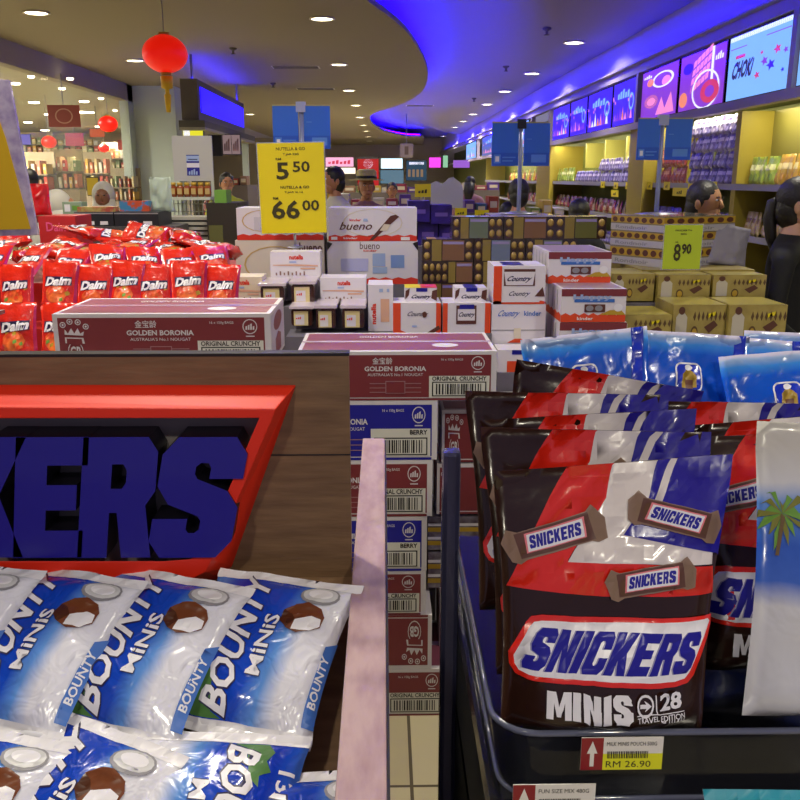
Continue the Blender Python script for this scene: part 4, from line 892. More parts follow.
# red bottom chocolate cartons, right
def rie(f):
    f.rect(0, .78, 1, 1, mat('box_brownred', '#7a3038', .45), k=1); wavy(f, .24, kor, k=1.3); f.text('Happy', .18, .64, .78, .84, kbl, bold=.04, k=2); f.rect(.2, .60, .82, .70, SKYB, k=1.5)
    f.rect(.36, .3, .68, .54, kcho, k=2); f.disc(.44, .42, .06, .09, GREY, k=3); f.disc(.58, .42, .06, .09, GREY, k=3)
    f.poly([(.6, .22), (.75, .36), (.92, .38), (1, .22)], GOLD, k=2.4); f.disc(.88, .44, .07, .12, WHITE, k=2.6); f.text('kinder', .25, .06, .5, .16, WHITE, k=3)
def riel(f):
    wavy(f, .24, kor, k=1.3)
    for i in range(5): f.rect(.08+i*.19, .3, .1+i*.19, .92, GREY, k=1.2)
GK = 'red bottomed white chocolate cartons stacked right of the centre'
pbox('chocolate_carton', 549, 612, 252, 283.5, 2.95, .32, kw_, 'red bottomed white chocolate carton, topmost of its stack', 'carton', GK, rie, left=riel, top=lambda f: f.rect(.05, .05, .95, .95, mat('box_top_mauve', '#9a8494', .35)))
pbox('chocolate_carton', 562, 627, 289, 322, 2.78, .42, kw_, 'red bottomed white chocolate carton, second in its stack', 'carton', GK, rie, left=riel, top=lambda f: f.rect(.05, .05, .95, .95, mat('box_top_mauve', '#9a8494', .35)))
pbox('chocolate_carton', 560, 627, 322.5, 358, 2.78, .42, kw_, 'red bottomed white chocolate carton at the bottom, half behind the sky blue pouch', 'carton', GK, rie, left=riel)
m_ = MB(); z_ = at(590, 358, 2.78).z; m_.box(at(557, 358, 2.78).x, at(628, 358, 2.78).x, 2.77, 3.3, 0, z_-.001, pl2); tag(m_.build('display_table'), 'grey display table under the red bottomed chocolate cartons', 'display table')
# praline boxes with gold balls
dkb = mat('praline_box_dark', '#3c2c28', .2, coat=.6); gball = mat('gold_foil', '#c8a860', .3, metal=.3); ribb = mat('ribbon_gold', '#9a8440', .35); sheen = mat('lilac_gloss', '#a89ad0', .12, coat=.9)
labc = [mat('label_sage', '#74806c', .4), mat('label_slate', '#7c88a4', .4), mat('label_rust', '#8c6448', .4), mat('label_olive', '#707038', .4)]
def praline(seq, lab):
    w, h, d = .232, .098, .15; mb = MB(); mb.box(-w/2, w/2, 0, d, 0, h, dkb); f = boxface(mb, (-w/2, w/2, 0, d, 0, h), 'front', step=.0006); u = .01
    for s_ in seq:
        ww = {'c': .125, 'r': .16, 'l': .33}[s_]*(1/ sum({'c': .125, 'r': .16, 'l': .33}[x] for x in seq))*.98
        if s_ == 'c':
            for v in (.26, .74):
                mb.ball((-w/2+w*(u+ww/2), -.001, h*v), (w*ww*.38, .006, h*.17), gball, n=10); f.disc(u+ww/2, v-.03, ww*.44, .2, BRN, k=.5)
        elif s_ == 'r': f.rect(u+.012, .02, u+ww-.012, .98, ribb, k=2)
        else: f.rect(u+.006, .04, u+ww-.006, .96, lab, k=2); f.rect(u+.02, .78, u+ww-.02, .9, sheen, k=3)
        u += ww
    t = boxface(mb, (-w/2, w/2, 0, d, 0, h), 'top', step=.0006); t.rect(.02, .04, .98, .96, sheen, k=1); t.rect(.1, .04, .28, .96, GOLD, k=2)
    return mb.build('praline_box')
prs = [praline('crlcc', labc[0]), praline('crlc', labc[2]), praline('crlc', labc[3]), praline('ccccrl', labc[2]), praline('crlcc', labc[1])]
GP_ = 'praline boxes with gold balls stacked in a wall'
YP = 3.98; zrow = [at(500, 217, YP).z-.0985*(i+1) for i in range(5)]
plan = [(0, [(478, 0), (530, 1), (581, 2)]), (1, [(448, 1), (500, 4), (552, 0)]), (2, [(448, 3), (500, 1), (552, 2)]), (3, [(448, 1), (500, 0), (552, 4)]), (4, [(448, 0), (500, 2), (552, 1)])]
for ri, its in plan:
    for j, (px, k) in enumerate(its):
        o = take(prs[k]); x = at(px, 240, YP).x; o.location = (x, YP+(.0 if ri else .02), zrow[ri]); tag(o, f'praline box with gold balls, {["left", "middle", "right"][j]} one in the {["top", "second", "third", "fourth", "lowest"][ri]} row of the wall', 'praline box', GP_)
m_ = MB(); m_.box(at(421, 280, YP).x, at(607, 280, YP).x, YP-.03, YP+.4, 0, zrow[4]-.001, pl2); tag(m_.build('display_table'), 'grey display table under the wall of praline boxes', 'display table')
# gold boxes right
gbx = mat('gold_box', '#a8964e', .35, coat=.3, mottle=(14, '#8a7838', .4, .7)); gtop = mat('gold_box_top', '#b4a64c', .3, coat=.4)
def gdeco(f):
    f.poly([(.06, .2), (.06, .7), (.16, .9), (.27, .7), (.27, .2)], mat('gold_white_badge', '#c0b8a8', .4), k=1); f.disc(.16, .86, .06, .1, BRN, k=2); f.disc(.42, .3, .07, .18, mat('hazel_brown', '#5c4424', .4), k=1)
    f.disc(.42, .3, .05, .12, GOLD, k=2)
    for i in range(8): u = .38+.08*i; f.poly([(u, .7), (u+.03, .85), (u+.055, .72), (u+.03, .6)], mat('hazel_brown', '#5c4424', .4), k=1)
    f.poly([(.6, .45), (.78, .62), (.86, .5), (.7, .3)], BRN, k=1); f.poly([(.66, .68), (.82, .76), (.8, .84), (.66, .78)], YEL, k=1)
GG = 'gold hazelnut chocolate boxes stacked on the right'
gl_ = [(613, 655, 274, 301, 3.3, 'left in the upper layer'), (659, 711, 275, 302, 3.28, 'middle of the upper layer below the green sign'), (714, 767, 275, 301, 3.28, 'right in the upper layer'),
       (612, 672, 315, 345, 3.0, 'left in the lower layer'), (674, 727, 305, 345, 3.05, 'middle of the lower layer'), (730, 788, 305, 345, 3.03, 'right in the lower layer')]
for a_, b_, c_, d_, Y_, w_ in gl_:
    pbox('gold_chocolate_box', a_, b_, c_, d_, Y_, .22, gbx, 'gold hazelnut chocolate box '+w_, 'chocolate box', GG, gdeco, top=lambda f: f.rect(.02, .02, .98, .98, gtop, k=1))
zL = at(690, 345, 3.03).z; zU = at(690, 302, 3.3).z
m_ = MB(); m_.box(at(612, 345, 3.03).x, at(790, 345, 3.03).x, 2.99, 3.26, 0, zL-.002, pl2); m_.box(at(612, 345, 3.27).x, at(745, 345, 3.27).x, 3.265, 4.0, 0, zU-.001, pl2); tag(m_.build('display_table'), 'grey display table under the gold chocolate boxes', 'display table')
# flat boxes beside / behind the 8.90 sign
def fdeco(f):
    f.rect(0, .0, 1, .42, mat('flat_white', '#b4b0b8', .35), k=1); f.rect(0, .5, 1, .92, GOLD, k=1)
    for i in range(7): f.disc(.08+i*.14, .7, .05, .17, kcho, k=2)
    f.text('Rondnoir', .1, .1, .7, .32, GREY, k=2)
GF = 'flat gold and white sweet boxes under the green price sign'
zz = [at(670, y, 3.5).z for y in (216, 232, 248, 267)]
for i in range(3):
    a_ = at(676, 230, 3.5); mb = MB(); w, d, h = .40, .30, zz[i]-zz[i+1]-.001; mb.box(-w/2, w/2, -d/2, d/2, 0, h, mat('flat_box', '#90846c', .25, coat=.6))
    for sd_ in ('front', 'left', 'right'): fdeco(boxface(mb, (-w/2, w/2, -d/2, d/2, 0, h), sd_, step=.0008))
    boxface(mb, (-w/2, w/2, -d/2, d/2, 0, h), 'top').rect(.02, .02, .98, .98, mat('glossy_cello', '#a8a4a0', .1, coat=1))
    tag(mb.build('flat_sweet_box', loc=(at(680, 230, 3.55).x+.01, 3.68, zz[i+1]), rot=(0, 0, r_(28+2*i))), f'flat gold and white sweet box, {["top", "middle", "bottom"][i]} of the pile behind the green price sign', 'sweet box', GF)
m_ = MB(); m_.box(at(628, 267, 3.6).x, at(735, 267, 3.6).x, 3.40, 3.95, zU, zz[3]-.001, gbx); tag(m_.build('gold_riser_box'), 'gold box block under the flat sweet boxes', 'box')
# purple cartons far middle
for i, (a_, b_, c_, d_) in enumerate([(408, 430, 201, 222), (431, 452, 205, 224), (418, 438, 222.3, 246), (439, 456, 224.3, 246), (400, 417, 213, 246)]):
    pbox('purple_carton', a_, b_, c_, d_, 5.0+.02*i, .2, mat('purple_carton_card', '#3a2098', .45, mottle=(8, '#2a1460', .4, .6)), 'purple chocolate carton behind the white wafer stack, '+['upper left', 'upper right', 'lower left', 'lower right', 'leftmost'][i], 'carton', 'purple cartons behind the wafer stack', lambda f: (f.rect(.2, .4, .8, .6, mat('purple_lilac', '#7a60c0', .5)),))
m_ = MB(); m_.box(at(398, 246, 5).x, at(458, 246, 5).x, 4.98, 5.35, 0, at(420, 246, 5.0).z-.001, pl2); tag(m_.build('display_table'), 'grey display table under the purple cartons', 'display table')
# ================================================================ price signs and blue notice boards
sy = mat('sign_card_yellow', '#e0cc0c', .4, coat=.3); acr = mat('clear_acrylic', '#c8ccd4', .06, alpha=.35, coat=1); blu = mat('notice_blue', '#2e6cd4', .4, coat=.3); blu2 = mat('notice_blue_light', '#5a8cdc', .4); ink = mat('sign_ink', '#3a3410', .5)
def psign(px0, px1, y0, y1, Y, deco, label, base=sy, foot=None, tilt=0):
    a = at(px0, y1, Y); b = at(px1, y0, Y); c = ((a.x+b.x)/2, Y, a.z); o = empty('price_sign', c); tag(o, label, 'price sign'); w = b.x-a.x; h = b.z-a.z
    m_ = MB(); m_.box(-w/2-.004, w/2+.004, 0, .004, -.004, h+.004, acr); m_.build('clear_holder', o)
    m_ = MB(); m_.box(-w/2, w/2, -.002, -.0005, 0, h, base); deco(Face(m_, flat((-w/2, -.002, 0), (w, 0, 0), (0, 0, h)), step=.0006)); m_.build('price_card', o)
    if foot:
        m_ = MB(); m_.tube([(0, .01, -.002), (0, .01, -foot)], .005, METAL); m_.lathe([(.03, -foot), (.03, -foot+.004), (.006, -foot+.01)], METAL, n=16, M=Matrix.Translation((0, .01, 0))); m_.build('stand_rod', o)
    o.rotation_euler = (0, r_(tilt), 0); return o
def p66(f):
    f.text('NUTELLA & GO', .28, .92, .72, .955, ink, bold=.01); f.text('T.JAR 52G', .38, .86, .62, .89, ink)
    f.text('5', .27, .60, .46, .79, ink, bold=.025); f.text('50', .52, .68, .78, .80, ink, bold=.02); f.text('RM', .27, .815, .35, .84, ink)
    f.text('NUTELLA & GO', .32, .50, .76, .53, ink); f.text('T.JAR X 12', .38, .445, .66, .47, ink); f.text('RM', .2, .38, .28, .41, ink)
    f.text('66', .17, .16, .60, .37, ink, bold=.025); f.text('00', .64, .25, .90, .37, ink, bold=.02)
psign(262, 325, 143, 233, 3.25, p66, 'big yellow price sign reading 5.50 and 66.00', foot=.055, tilt=-1)
def p89(f):
    f.text('F.ROCHER T16', .28, .86, .72, .90, ink); f.text('200G', .42, .78, .58, .82, ink); f.text('RM', .3, .6, .37, .63, ink); f.text('8', .27, .18, .46, .58, ink, bold=.02); f.text('90', .48, .34, .74, .58, ink, bold=.04)
psign(662, 703, 225, 269, 3.27, p89, 'green yellow price sign reading 8.90 in front of the flat boxes', base=mat('sign_lime', '#b4c820', .4, coat=.3))
def bsign(px0, px1, y0, y1, Y, pole, footy, label, polebase=None, tilt=0):
    a = at(px0, y1, Y); b = at(px1, y0, Y); xp = at(pole, y1, Y).x; zf = at(pole, footy, Y).z; o = empty('notice_sign', (xp, Y, zf)); tag(o, label, 'notice sign', 'blue double notice signs on poles')
    z0, z1 = a.z-zf, b.z-zf; m_ = MB(); m_.tube([(0, 0, 0), (0, 0, z1+.01)], .010, mat('pole_silver_blue', '#98a0c4', .3, metal=.3)); m_.lathe([(.09, 0), (.09, .006), (.02, .012)], METAL); m_.build('pole', o)
    for l, r in ((a.x-xp, -.012), (.012, b.x-xp)):
        m_ = MB(); m_.box(l, r, -.016, -.010, z0, z1, blu); f = Face(m_, flat((l, -.016, z0), (r-l, 0, 0), (0, 0, z1-z0)), step=.0008); f.rect(0, 0, 1, .3, mat('notice_blue_dark', '#2458c4', .4))
        f.ring(.5, .5, .6, .6, .06, mat('notice_frame', '#2a66cc', .4)) if False else None
        if l < 0: f.rect(.08, .06, .34, .26, blu2); f.rect(.14, .1, .28, .22, WHITE); f.rect(.4, .18, .9, .21, blu2); f.rect(.4, .1, .8, .13, blu2)
        else: f.rect(.3, .08, .88, .26, blu2); f.rect(.1, .6, .3, .62, blu2)
        f.rect(0, .97, 1, 1, mat('sign_top_edge', '#b0a878', .4)); m_.build('sign_panel', o)
    m_ = MB(); m_.box(-.02, .02, -.02, .012, z1-.03, z1+.012, BLKPL if 500 < pole < 540 else mat('clip_clear', '#a8b0cc', .3)); m_.build('clip', o)
bsign(274, 330, 105, 149, 3.9, 302, 233, 'blue double notice sign on a pole behind the yellow 5.50 sign')
bsign(491, 550, 122, 166, 4.2, 520, 214, 'blue double notice sign on a silver pole behind the praline boxes')
bsign(635, 692, 118, 160, 3.75, 660, 215, 'blue double notice sign on a silver pole behind the gold boxes')
m_ = MB(); a_ = at(520, 214, 4.2); m_.box(a_.x-.15, a_.x+.15, 4.1, 4.37, zrow[0]+.0985, a_.z-.001, mat('clear_lid', '#a4a0c0', .15, coat=.8)); m_.v = m_.v; tag(m_.build('clear_cover'), 'glossy clear cover sheet on the praline boxes under the pole', 'cover sheet')
# ================================================================ right wall shelving
post = mat('olive_post', '#96862e', .45); shelf_m = mat('shelf_board_olive', '#6a5e30', .5); shd = mat('shelf_dark', '#2a221c', .6); lighty = mat('pale_divider', '#b8b060', .4)
def yx(px): return atx(px, 170, RX).y
bays = [(3.2, 7.0, 'the bay nearest the shoppers'), (7.0, 9.3, 'the purple packed bay'), (9.8, 14.7, 'the long bay with olive dividers'), (15.3, 24, 'the far bay')]
SH_Z = [1.545, 1.17, .80, .42, .10]
for i, (y0, y1, nm) in enumerate(bays):
    o = empty('wall_shelf', (RX+.3, (y0+y1)/2, 0)); L = (y1-y0)/2
    tag(o, ['olive wall shelf unit with yellow bags, nearest the camera on the right', 'olive wall shelf unit packed with purple pouches under the pink screens', 'olive wall shelf unit with pale dividers under the violet screens', 'far olive wall shelf unit beyond the second blue sign'][i], 'shelf unit', 'wall shelf units')
    m_ = MB(); m_.box(.26, .31, -L, L, .05, 2.1, ygd); m_.build('back_panel', o)
    for k, z in enumerate(SH_Z):
        m_ = MB(); m_.box(-.25, .26, -L+.001, L-.001, z-.03, z, shelf_m); m_.box(-.262, -.25, -L+.001, L-.001, z-.035, z+.012, GREY); m_.build('shelf_board', o)
    m_ = MB(); m_.box(-.25, .26, L-.06, L, 0, 2.1, post); m_.build('side_panel', o)
    m_ = MB(); m_.box(-.25, .26, -L, -L+.03, 0, 2.1, post); m_.build('side_panel', o)
    if i == 2:
        for px in (565, 582, 601, 624):
            Y = yx(px)-(y0+y1)/2; m_ = MB(); m_.box(.0, .26, Y-.02, Y+.02, 1.75, 2.1, lighty); m_.build('divider', o)
    if i == 0:
        m_ = MB(); m_.box(.2, .26, -1.6, -1.55, 1.55, 2.1, lighty); m_.build('divider', o); m_ = MB(); m_.box(.0, .26, .6, L-.06, 1.56, 2.1, mat('olive_inner_panel', '#7c7432', .6)); m_.build('inner_panel', o)
for px0, px1 in ((630, 645), (538, 551)):
    m_ = MB(); ya, yb = yx(px1), yx(px0); m_.box(RX-.02, RX+.05, ya, yb, 0, 2.1, post); m_.box(RX+.05, RX+.62, yb-.02, yb, 0, 2.1, post)
    tag(m_.build('shelf_pillar'), 'olive yellow pillar between the purple packed bay and the long bay' if px0 == 630 else 'olive yellow pillar at the far end of the long bay beside the middle blue sign', 'pillar', 'olive pillars')
def pack(name, c1, c2, c3, w, h, d, seed):
    m1 = mat(name+'_film', c1, .3, coat=.5, mottle=(12, c2, .4, .62)); m2 = mat(name+'_band', c3, .4)
    def dd(f): f.rect(.15, .52, .85, .72, m2, k=2); f.disc(.5, .28, .28, .14, mat(name+'_art', c2, .4), k=2, n=8)
    o = bag('snack_pouch', w, w*1.02, h, d, m1, seed=seed, deco=dd, crink=.006, nu=6, nv=7); return o
purp = [pack('purple', '#5c4a90', '#9088b0', '#bcb4d0', .10, .155, .05, s) for s in (61, 62)]
purp2 = pack('dark_purple', '#443870', '#7068a0', '#9c94c0', .10, .15, .05, 63)
yelp = pack('gold', '#c8a83c', '#a87c28', '#d8c890', .105, .22, .05, 64); grnp = pack('green', '#a8b440', '#688030', '#d8d8a0', .105, .21, .05, 65); crm = pack('cream', '#c8b890', '#a88a50', '#806030', .10, .18, .05, 66)
orgp = pack('orange', '#b04c30', '#7c3430', '#c88a60', .11, .17, .05, 67)
def rowpacks(protos, y0, y1, pitch, z, label, group, x=RX+.13, jit=.006, cat='snack pouch', tilt=.0):
    y = y0+pitch/2; k = 0
    while y < y1-pitch/3:
        o = take(protos[k % len(protos)]); o.rotation_mode = 'XYZ'; o.rotation_euler = (r_(-6)+R.uniform(-.05, .05), R.uniform(-.06, .06)+tilt, r_(-90)+R.uniform(-.25, .25)); o.location = (x+R.uniform(-jit, jit), y, z+.002); tag(o, label, cat, group); y += pitch; k += 1
# bay A
rowpacks([grnp], 6.45, 6.9, .085, SH_Z[0], 'pale green sweets pouch on the top shelf beside the gold ones', 'pale green pouches on the top right shelf')
rowpacks([yelp], 4.9, 6.45, .085, SH_Z[0], 'gold sweets pouch in the packed row on the top right shelf', 'gold pouches on the top right shelf')
rowpacks([crm], 5.0, 6.9, .10, SH_Z[1], 'cream sweets pouch on the second shelf beneath the gold pouches', 'cream pouches on the second right shelf', x=RX+.13)
# bay B : five hooks rows above the shelf
for j in range(4):
    rowpacks([purp[j % 2], purp2] if j < 4 else [orgp], 7.06, 8.3, .10, SH_Z[0]+j*.135, f'purple chocolate pouch in the packed bay under the pink screens, {["lowest", "second lowest", "third", "topmost"][j]} level', f'purple pouches at level {["one", "two", "three", "four"][j]} of the packed bay', x=RX+.13+.04*(3-j)*0, jit=.004)
rowpacks([orgp], 8.35, 9.2, .11, SH_Z[0], 'orange brown pouch on the shelf behind the right blue sign', 'orange brown pouches behind the right blue sign')
rowpacks([orgp], 8.35, 9.2, .11, SH_Z[0]+.16, 'orange brown pouch in the upper level behind the right blue sign', 'upper orange brown pouches behind the right blue sign')
rowpacks([purp2, purp[0]], 7.06, 9.2, .11, SH_Z[1], 'dark purple pouch on the shelf behind the dark haired man', 'dark purple pouches behind the man')
# bay C
rowpacks([purp[0], purp2], 9.9, 13.2, .115, SH_Z[0], 'purple pouch in the row under the olive dividers', 'purple pouches under the olive dividers')
rowpacks([purp[1]], 9.9, 11.8, .115, SH_Z[0]+.14, 'purple pouch in the upper level under the olive dividers', 'upper purple pouches under the olive dividers')
rowpacks([grnp], 13.3, 14.6, .15, SH_Z[0], 'green yellow pouch at the far end of the long bay', 'green pouches in the long bay')
rowpacks([orgp, crm], 9.9, 14.6, .15, SH_Z[1], 'orange or cream pouch on the second shelf of the long bay', 'mixed pouches on the second shelf of the long bay')
rowpacks([purp[0], purp[1]], 9.9, 12.8, .13, SH_Z[2], 'purple pouch on the third shelf of the long bay', 'purple pouches on the third shelf of the long bay')
rowpacks([yelp, grnp, orgp], 15.4, 20, .22, SH_Z[0], 'bright pouch on the upper shelf of the far bay', 'bright pouches in the far bay')
rowpacks([crm, orgp], 15.4, 20, .25, SH_Z[1], 'cream or orange pouch on the lower shelf of the far bay', 'lower pouches in the far bay')
for j, (px, py, s_) in enumerate(sorted([(603, 183, 1), (616, 184, 1), (628, 184, 1), (615, 192, 1.8), (650, 184, 1), (667, 184, 1), (694, 186, 1.6), (680, 190, 2.2), (713, 184, 1), (625, 226, 1.5), (655, 232, 1)])):
    p = atx(px, py, RX+.03); m_ = MB(); m_.box(-.003, 0, -.09*s_, .09*s_, -.055, .02, sy); f = Face(m_, flat((-.003, .09*s_, -.055), (0, -.18*s_, 0), (0, 0, .075)), step=.001); f.scrawl(.3, .25, .7, .7, ink, 3)
    tag(m_.build('price_ticket', loc=(RX+.030, p.y, p.z)), f'yellow shelf ticket, {NTH[j]} from the left along the right wall shelves', 'price ticket', 'yellow shelf tickets')
# ================================================================ people
def skinned(V, Ed, rad, root=0, sub=2):
    me = bpy.data.meshes.new('sk'); me.from_pydata(V, Ed, []); o = bpy.data.objects.new('sk', me); COL.objects.link(o)
    m = o.modifiers.new('s', 'SKIN'); s2 = o.modifiers.new('u', 'SUBSURF'); s2.levels = sub; s2.render_levels = sub
    sl_ = me.skin_vertices[0].data
    for i, r in enumerate(rad): sl_[i].radius = r if isinstance(r, tuple) else (r, r)
    sl_[root].use_root = True
    dg = bpy.context.evaluated_depsgraph_get(); m2 = bpy.data.meshes.new_from_object(o.evaluated_get(dg))
    vs = [v.co.copy() for v in m2.vertices]; fs = [list(p.vertices) for p in m2.polygons]
    bpy.data.objects.remove(o); bpy.data.meshes.remove(me); bpy.data.meshes.remove(m2); return vs, fs
hairm = mat('black_hair', '#16120f', .45, bump=(90, .3)); skinm = mat('skin_tone', '#b07a58', .5); eyem = mat('eye_dark', '#181210', .3); lip = mat('lip_tone', '#8c4c40', .5)
def person(x, y, rot, Ht, shirt, trou, label, style='short', look=0, bend=0, hm=hairm, arm=None, sleeve=True, sk=skinm):
    s = Ht/1.7; o = empty('person', (x, y, 0), r_(rot)); tag(o, label, 'person')
    # faces -Y locally ; bend leans the trunk forward
    def B(p):
        p = Vector(p)
        if p.z > .95 and bend:
            q = p-Vector((0, 0, .95)); q = Matrix.Rotation(r_(bend), 3, 'X') @ q; p = q+Vector((0, 0, .95))
        return p
    V = [(0, 0, .95), (0, 0, 1.10), (0, .01, 1.28), (0, .01, 1.40), (0, .0, 1.48), (0, -.01, 1.56)]
    rd = [(.15, .10), (.135, .095), (.155, .105), (.10, .08), (.05, .05), (.055, .055)]
    Ed = [(0, 1), (1, 2), (2, 3), (3, 4), (4, 5)]
    for sx in (-1, 1):
        k = len(V); A = arm or [(.19*1, .01, 1.38), (.25, .03, 1.10), (.24, -.16, .95), (.23, -.24, .93)]
        V += [(sx*a[0], a[1], a[2]) for a in A]; rd += [.055, .042, .030, .032]; Ed += [(3, k), (k, k+1), (k+1, k+2), (k+2, k+3)]
        # hand : palm plus five fingers
        hx, hy, hz = V[-1]; d = (Vector(V[-1])-Vector(V[-2])).normalized()
        for fi in range(4):
            V += [(hx+sx*0+(fi-1.5)*.018, hy+d.y*.05, hz+d.z*.05), (hx+(fi-1.5)*.02, hy+d.y*(.10-.008*abs(fi-1.5))-.0, hz+d.z*.09-.02)]; rd += [.010, .008]; Ed += [(k+3, len(V)-2), (len(V)-2, len(V)-1)]
        V += [(hx-sx*.04, hy-.03, hz+.01)]; rd += [.010]; Ed += [(k+3, len(V)-1)]
        k = len(V); V += [(sx*.09, 0, .86), (sx*.10, -.01, .48), (sx*.10, .02, .09), (sx*.10, -.12, .04)]; rd += [.088, .058, .042, .036]; Ed += [(0, k), (k, k+1), (k+1, k+2), (k+2, k+3)]
    vs, fs = skinned([tuple(B(p)) if i not in () else p for i, p in enumerate(V)], Ed, rd)
    mb = MB(Matrix.Scale(s, 4)); 
    inv = Matrix.Rotation(-r_(bend), 3, 'X')
    def zone(c):
        q = (inv @ (c-Vector((0, 0, .95))))+Vector((0, 0, .95)) if c.z > .9 and bend else c
        if q.z > 1.475 and abs(q.x) < .09: return sk
        if abs(q.x) > .2 and (q-Vector((.235*(1 if q.x > 0 else -1), A[3][1], A[3][2]))).length < (.13 if sleeve else .32): return sk
        if q.z > .93 or abs(q.x) > .205: return shirt
        return trou if q.z > .10 else BLACK
    groups = {}
    for f in fs:
        c = sum((vs[i] for i in f), Vector())/len(f); groups.setdefault(zone(c).name, []).append(f)
    for nm, ff in groups.items():
        ids = sorted({i for f in ff for i in f}); mp = {a: b for b, a in enumerate(ids)}; mb.add([vs[i] for i in ids], [[mp[i] for i in f] for f in ff], bpy.data.materials[nm], True)
    hc = B((0, -.03, 1.605)); T = Matrix.Translation(hc) @ Matrix.Rotation(r_(look), 4, 'Z')
    mb.ball((0, .008, .012), (.075, .095, .105), sk, n=18, M=T); mb.ball((0, -.03, -.055), (.052, .055, .055), sk, n=12, M=T)
    mb.tube([(0, -.085, .02), (0, -.098, -.02), (0, -.084, -.03)], [.007, .012, .007], sk, n=6, M=T)
    for sx in (-1, 1):
        mb.ball((sx*.076, .012, -.005), (.012, .02, .032), sk, n=8, M=T); mb.ball((sx*.03, -.078, .018), (.012, .008, .006), WHITE, n=8, M=T); mb.ball((sx*.03, -.084, .018), (.006, .004, .006), eyem, n=6, M=T)
        mb.box(sx*.03-.016, sx*.03+.016, -.088, -.078, .032, .037, hairm, M=T)
    mb.ball((0, -.083, -.062), (.024, .008, .007), lip, n=8, M=T)
    mb.build('body', o)
    hb = MB(Matrix.Scale(s, 4))
    if style in ('short', 'tail', 'bun', 'long'):
        hb.ball((0, .022, .035), (.084, .098, .098), hm, n=18, M=T); hb.ball((0, .05, -.02), (.076, .072, .09), hm, n=14, M=T)
        if style == 'short':
            for sx in (-1, 1): hb.ball((sx*.068, .01, .02), (.016, .035, .045), hm, n=8, M=T)
        if style == 'tail':
            hb.tube([(0, .09, .03), (0, .128, .01), (0, .135, -.06), (0, .12, -.15), (0, .11, -.21)], [.02, .028, .03, .025, .008], hm, n=10, M=T)
            for sx in (-1, 1): hb.ball((sx*.066, -.01, .03), (.02, .05, .055), hm, n=8, M=T)
        if style == 'long': hb.tube([(0, .06, .02), (0, .09, -.1), (0, .09, -.22)], [.08, .085, .06], hm, n=12, M=T)
        hb.build('hair', o)
    if style == 'hijab':
        hw = mat('white_headscarf', '#c8c4b8', .7); 
        hb.ball((0, .03, .02), (.100, .112, .118), hw, n=20, M=T); hb.tube([(0, .02, -.02), (0, .01, -.12), (0, 0, -.26)], [.095, .105, .19], hw, n=16, M=T)
        hb.ring = None; vs2 = [(.082*math.cos(a)*q_, -.072-.014*(1-q_)*0, -.005+.088*math.sin(a)*q_) for a in [2*PI*i/16 for i in range(16)] for q_ in (1.15, .8)]
        hb.build('headscarf', o)
        fb = MB(Matrix.Scale(s, 4)); fb.ball((0, -.045, -.004), (.066, .066, .082), sk, n=16, M=T)
        for sx in (-1, 1): fb.ball((sx*.026, -.106, .018), (.010, .006, .006), eyem, n=8, M=T)
        fb.tube([(0, -.104, .016), (0, -.122, -.014), (0, -.106, -.022)], [.007, .012, .007], sk, n=6, M=T); fb.ball((0, -.098, -.045), (.02, .009, .007), lip, n=8, M=T); fb.build('face', o)
    if style == 'hat':
        hb.ball((0, .03, .0), (.08, .09, .1), hm, n=14, M=T); hb.build('hair', o); st = mat('straw', '#b0a468', .7, bump=(60, .5))
        tb_ = MB(Matrix.Scale(s, 4)); tb_.lathe([(.16, .065), (.165, .072), (.10, .080), (.095, .15), (.07, .17), (.01, .165)], st, n=24, M=T); tb_.lathe([(.101, .082), (.099, .108)], BLACK, n=24, M=T); tb_.build('straw_hat', o)
    return o
cl_black = mat('cloth_black', '#141418', .8); cl_grey = mat('cloth_grey', '#8c8894', .8); cl_lil = mat('cloth_lilac_white', '#a8a0b4', .8); cl_navy = mat('cloth_navy', '#20243c', .8); cl_red = mat('cloth_red', '#8c2a24', .8); cl_white = mat('cloth_white', '#b8b4ac', .8); cl_pink = mat('cloth_dusty_pink', '#8a6070', .8); cl_char = mat('cloth_charcoal', '#3c3c3a', .8); cl_pat = mat('cloth_patterned', '#8c88b0', .8, mottle=(60, '#2c2844', .45, .55)); cl_green = mat('cloth_lime', '#a0a830', .8)
def pat(px, py, Y, **k): p = at(px, py, Y); return p
p = at(786, 186, 3.75); person(p.x+.05, 3.75, 62, 1.575, cl_black, cl_pat, 'person in a black top with a dark ponytail at the right picture edge', 'tail', sk=mat('skin_light', '#c09478', .5))
p = at(703, 186, 4.7); person(p.x, 4.7, 35, 1.56, cl_black, cl_navy, 'person with short black hair looking down behind the flat boxes and green price sign', 'short', look=10, sk=mat('skin_tan', '#9a6e50', .5))
p = at(519, 184, 6.6); person(p.x, 6.6, 180, 1.57, cl_lil, cl_navy, 'person in a pale lilac shirt seen from the back, behind the middle sign pole', 'short')
p = at(480, 196, 7.3); person(p.x-.05, 7.3, 120, 1.52, cl_char, cl_char, 'person in charcoal clothes bending over left of the middle sign pole', 'short', bend=38)
p = at(335, 168, 7.8); person(p.x, 7.8, -60, 1.67, cl_white, cl_navy, 'dark haired person in a white top right of the yellow price sign', 'short')
p = at(366, 177, 8.2); person(p.x, 8.2, 10, 1.61, cl_pink, cl_navy, 'person wearing a straw hat with a black band', 'hat')
p = at(103, 187, 7.2); person(p.x, 7.2, 8, 1.54, cl_black, cl_black, 'person in a white headscarf facing the camera behind the black counter', 'hijab', sk=mat('skin_brown', '#8a5a40', .5))
p = at(58, 184, 6.35); person(p.x-.27, 6.35, 100, 1.55, cl_white, cl_black, 'person in a pale headscarf bending beside the shiny red bag', 'hijab', bend=24)
p = at(29, 170, 9.0); person(p.x, 9.0, 200, 1.66, cl_red, cl_navy, 'dark haired person in a red shirt at the left by the glass', 'short')
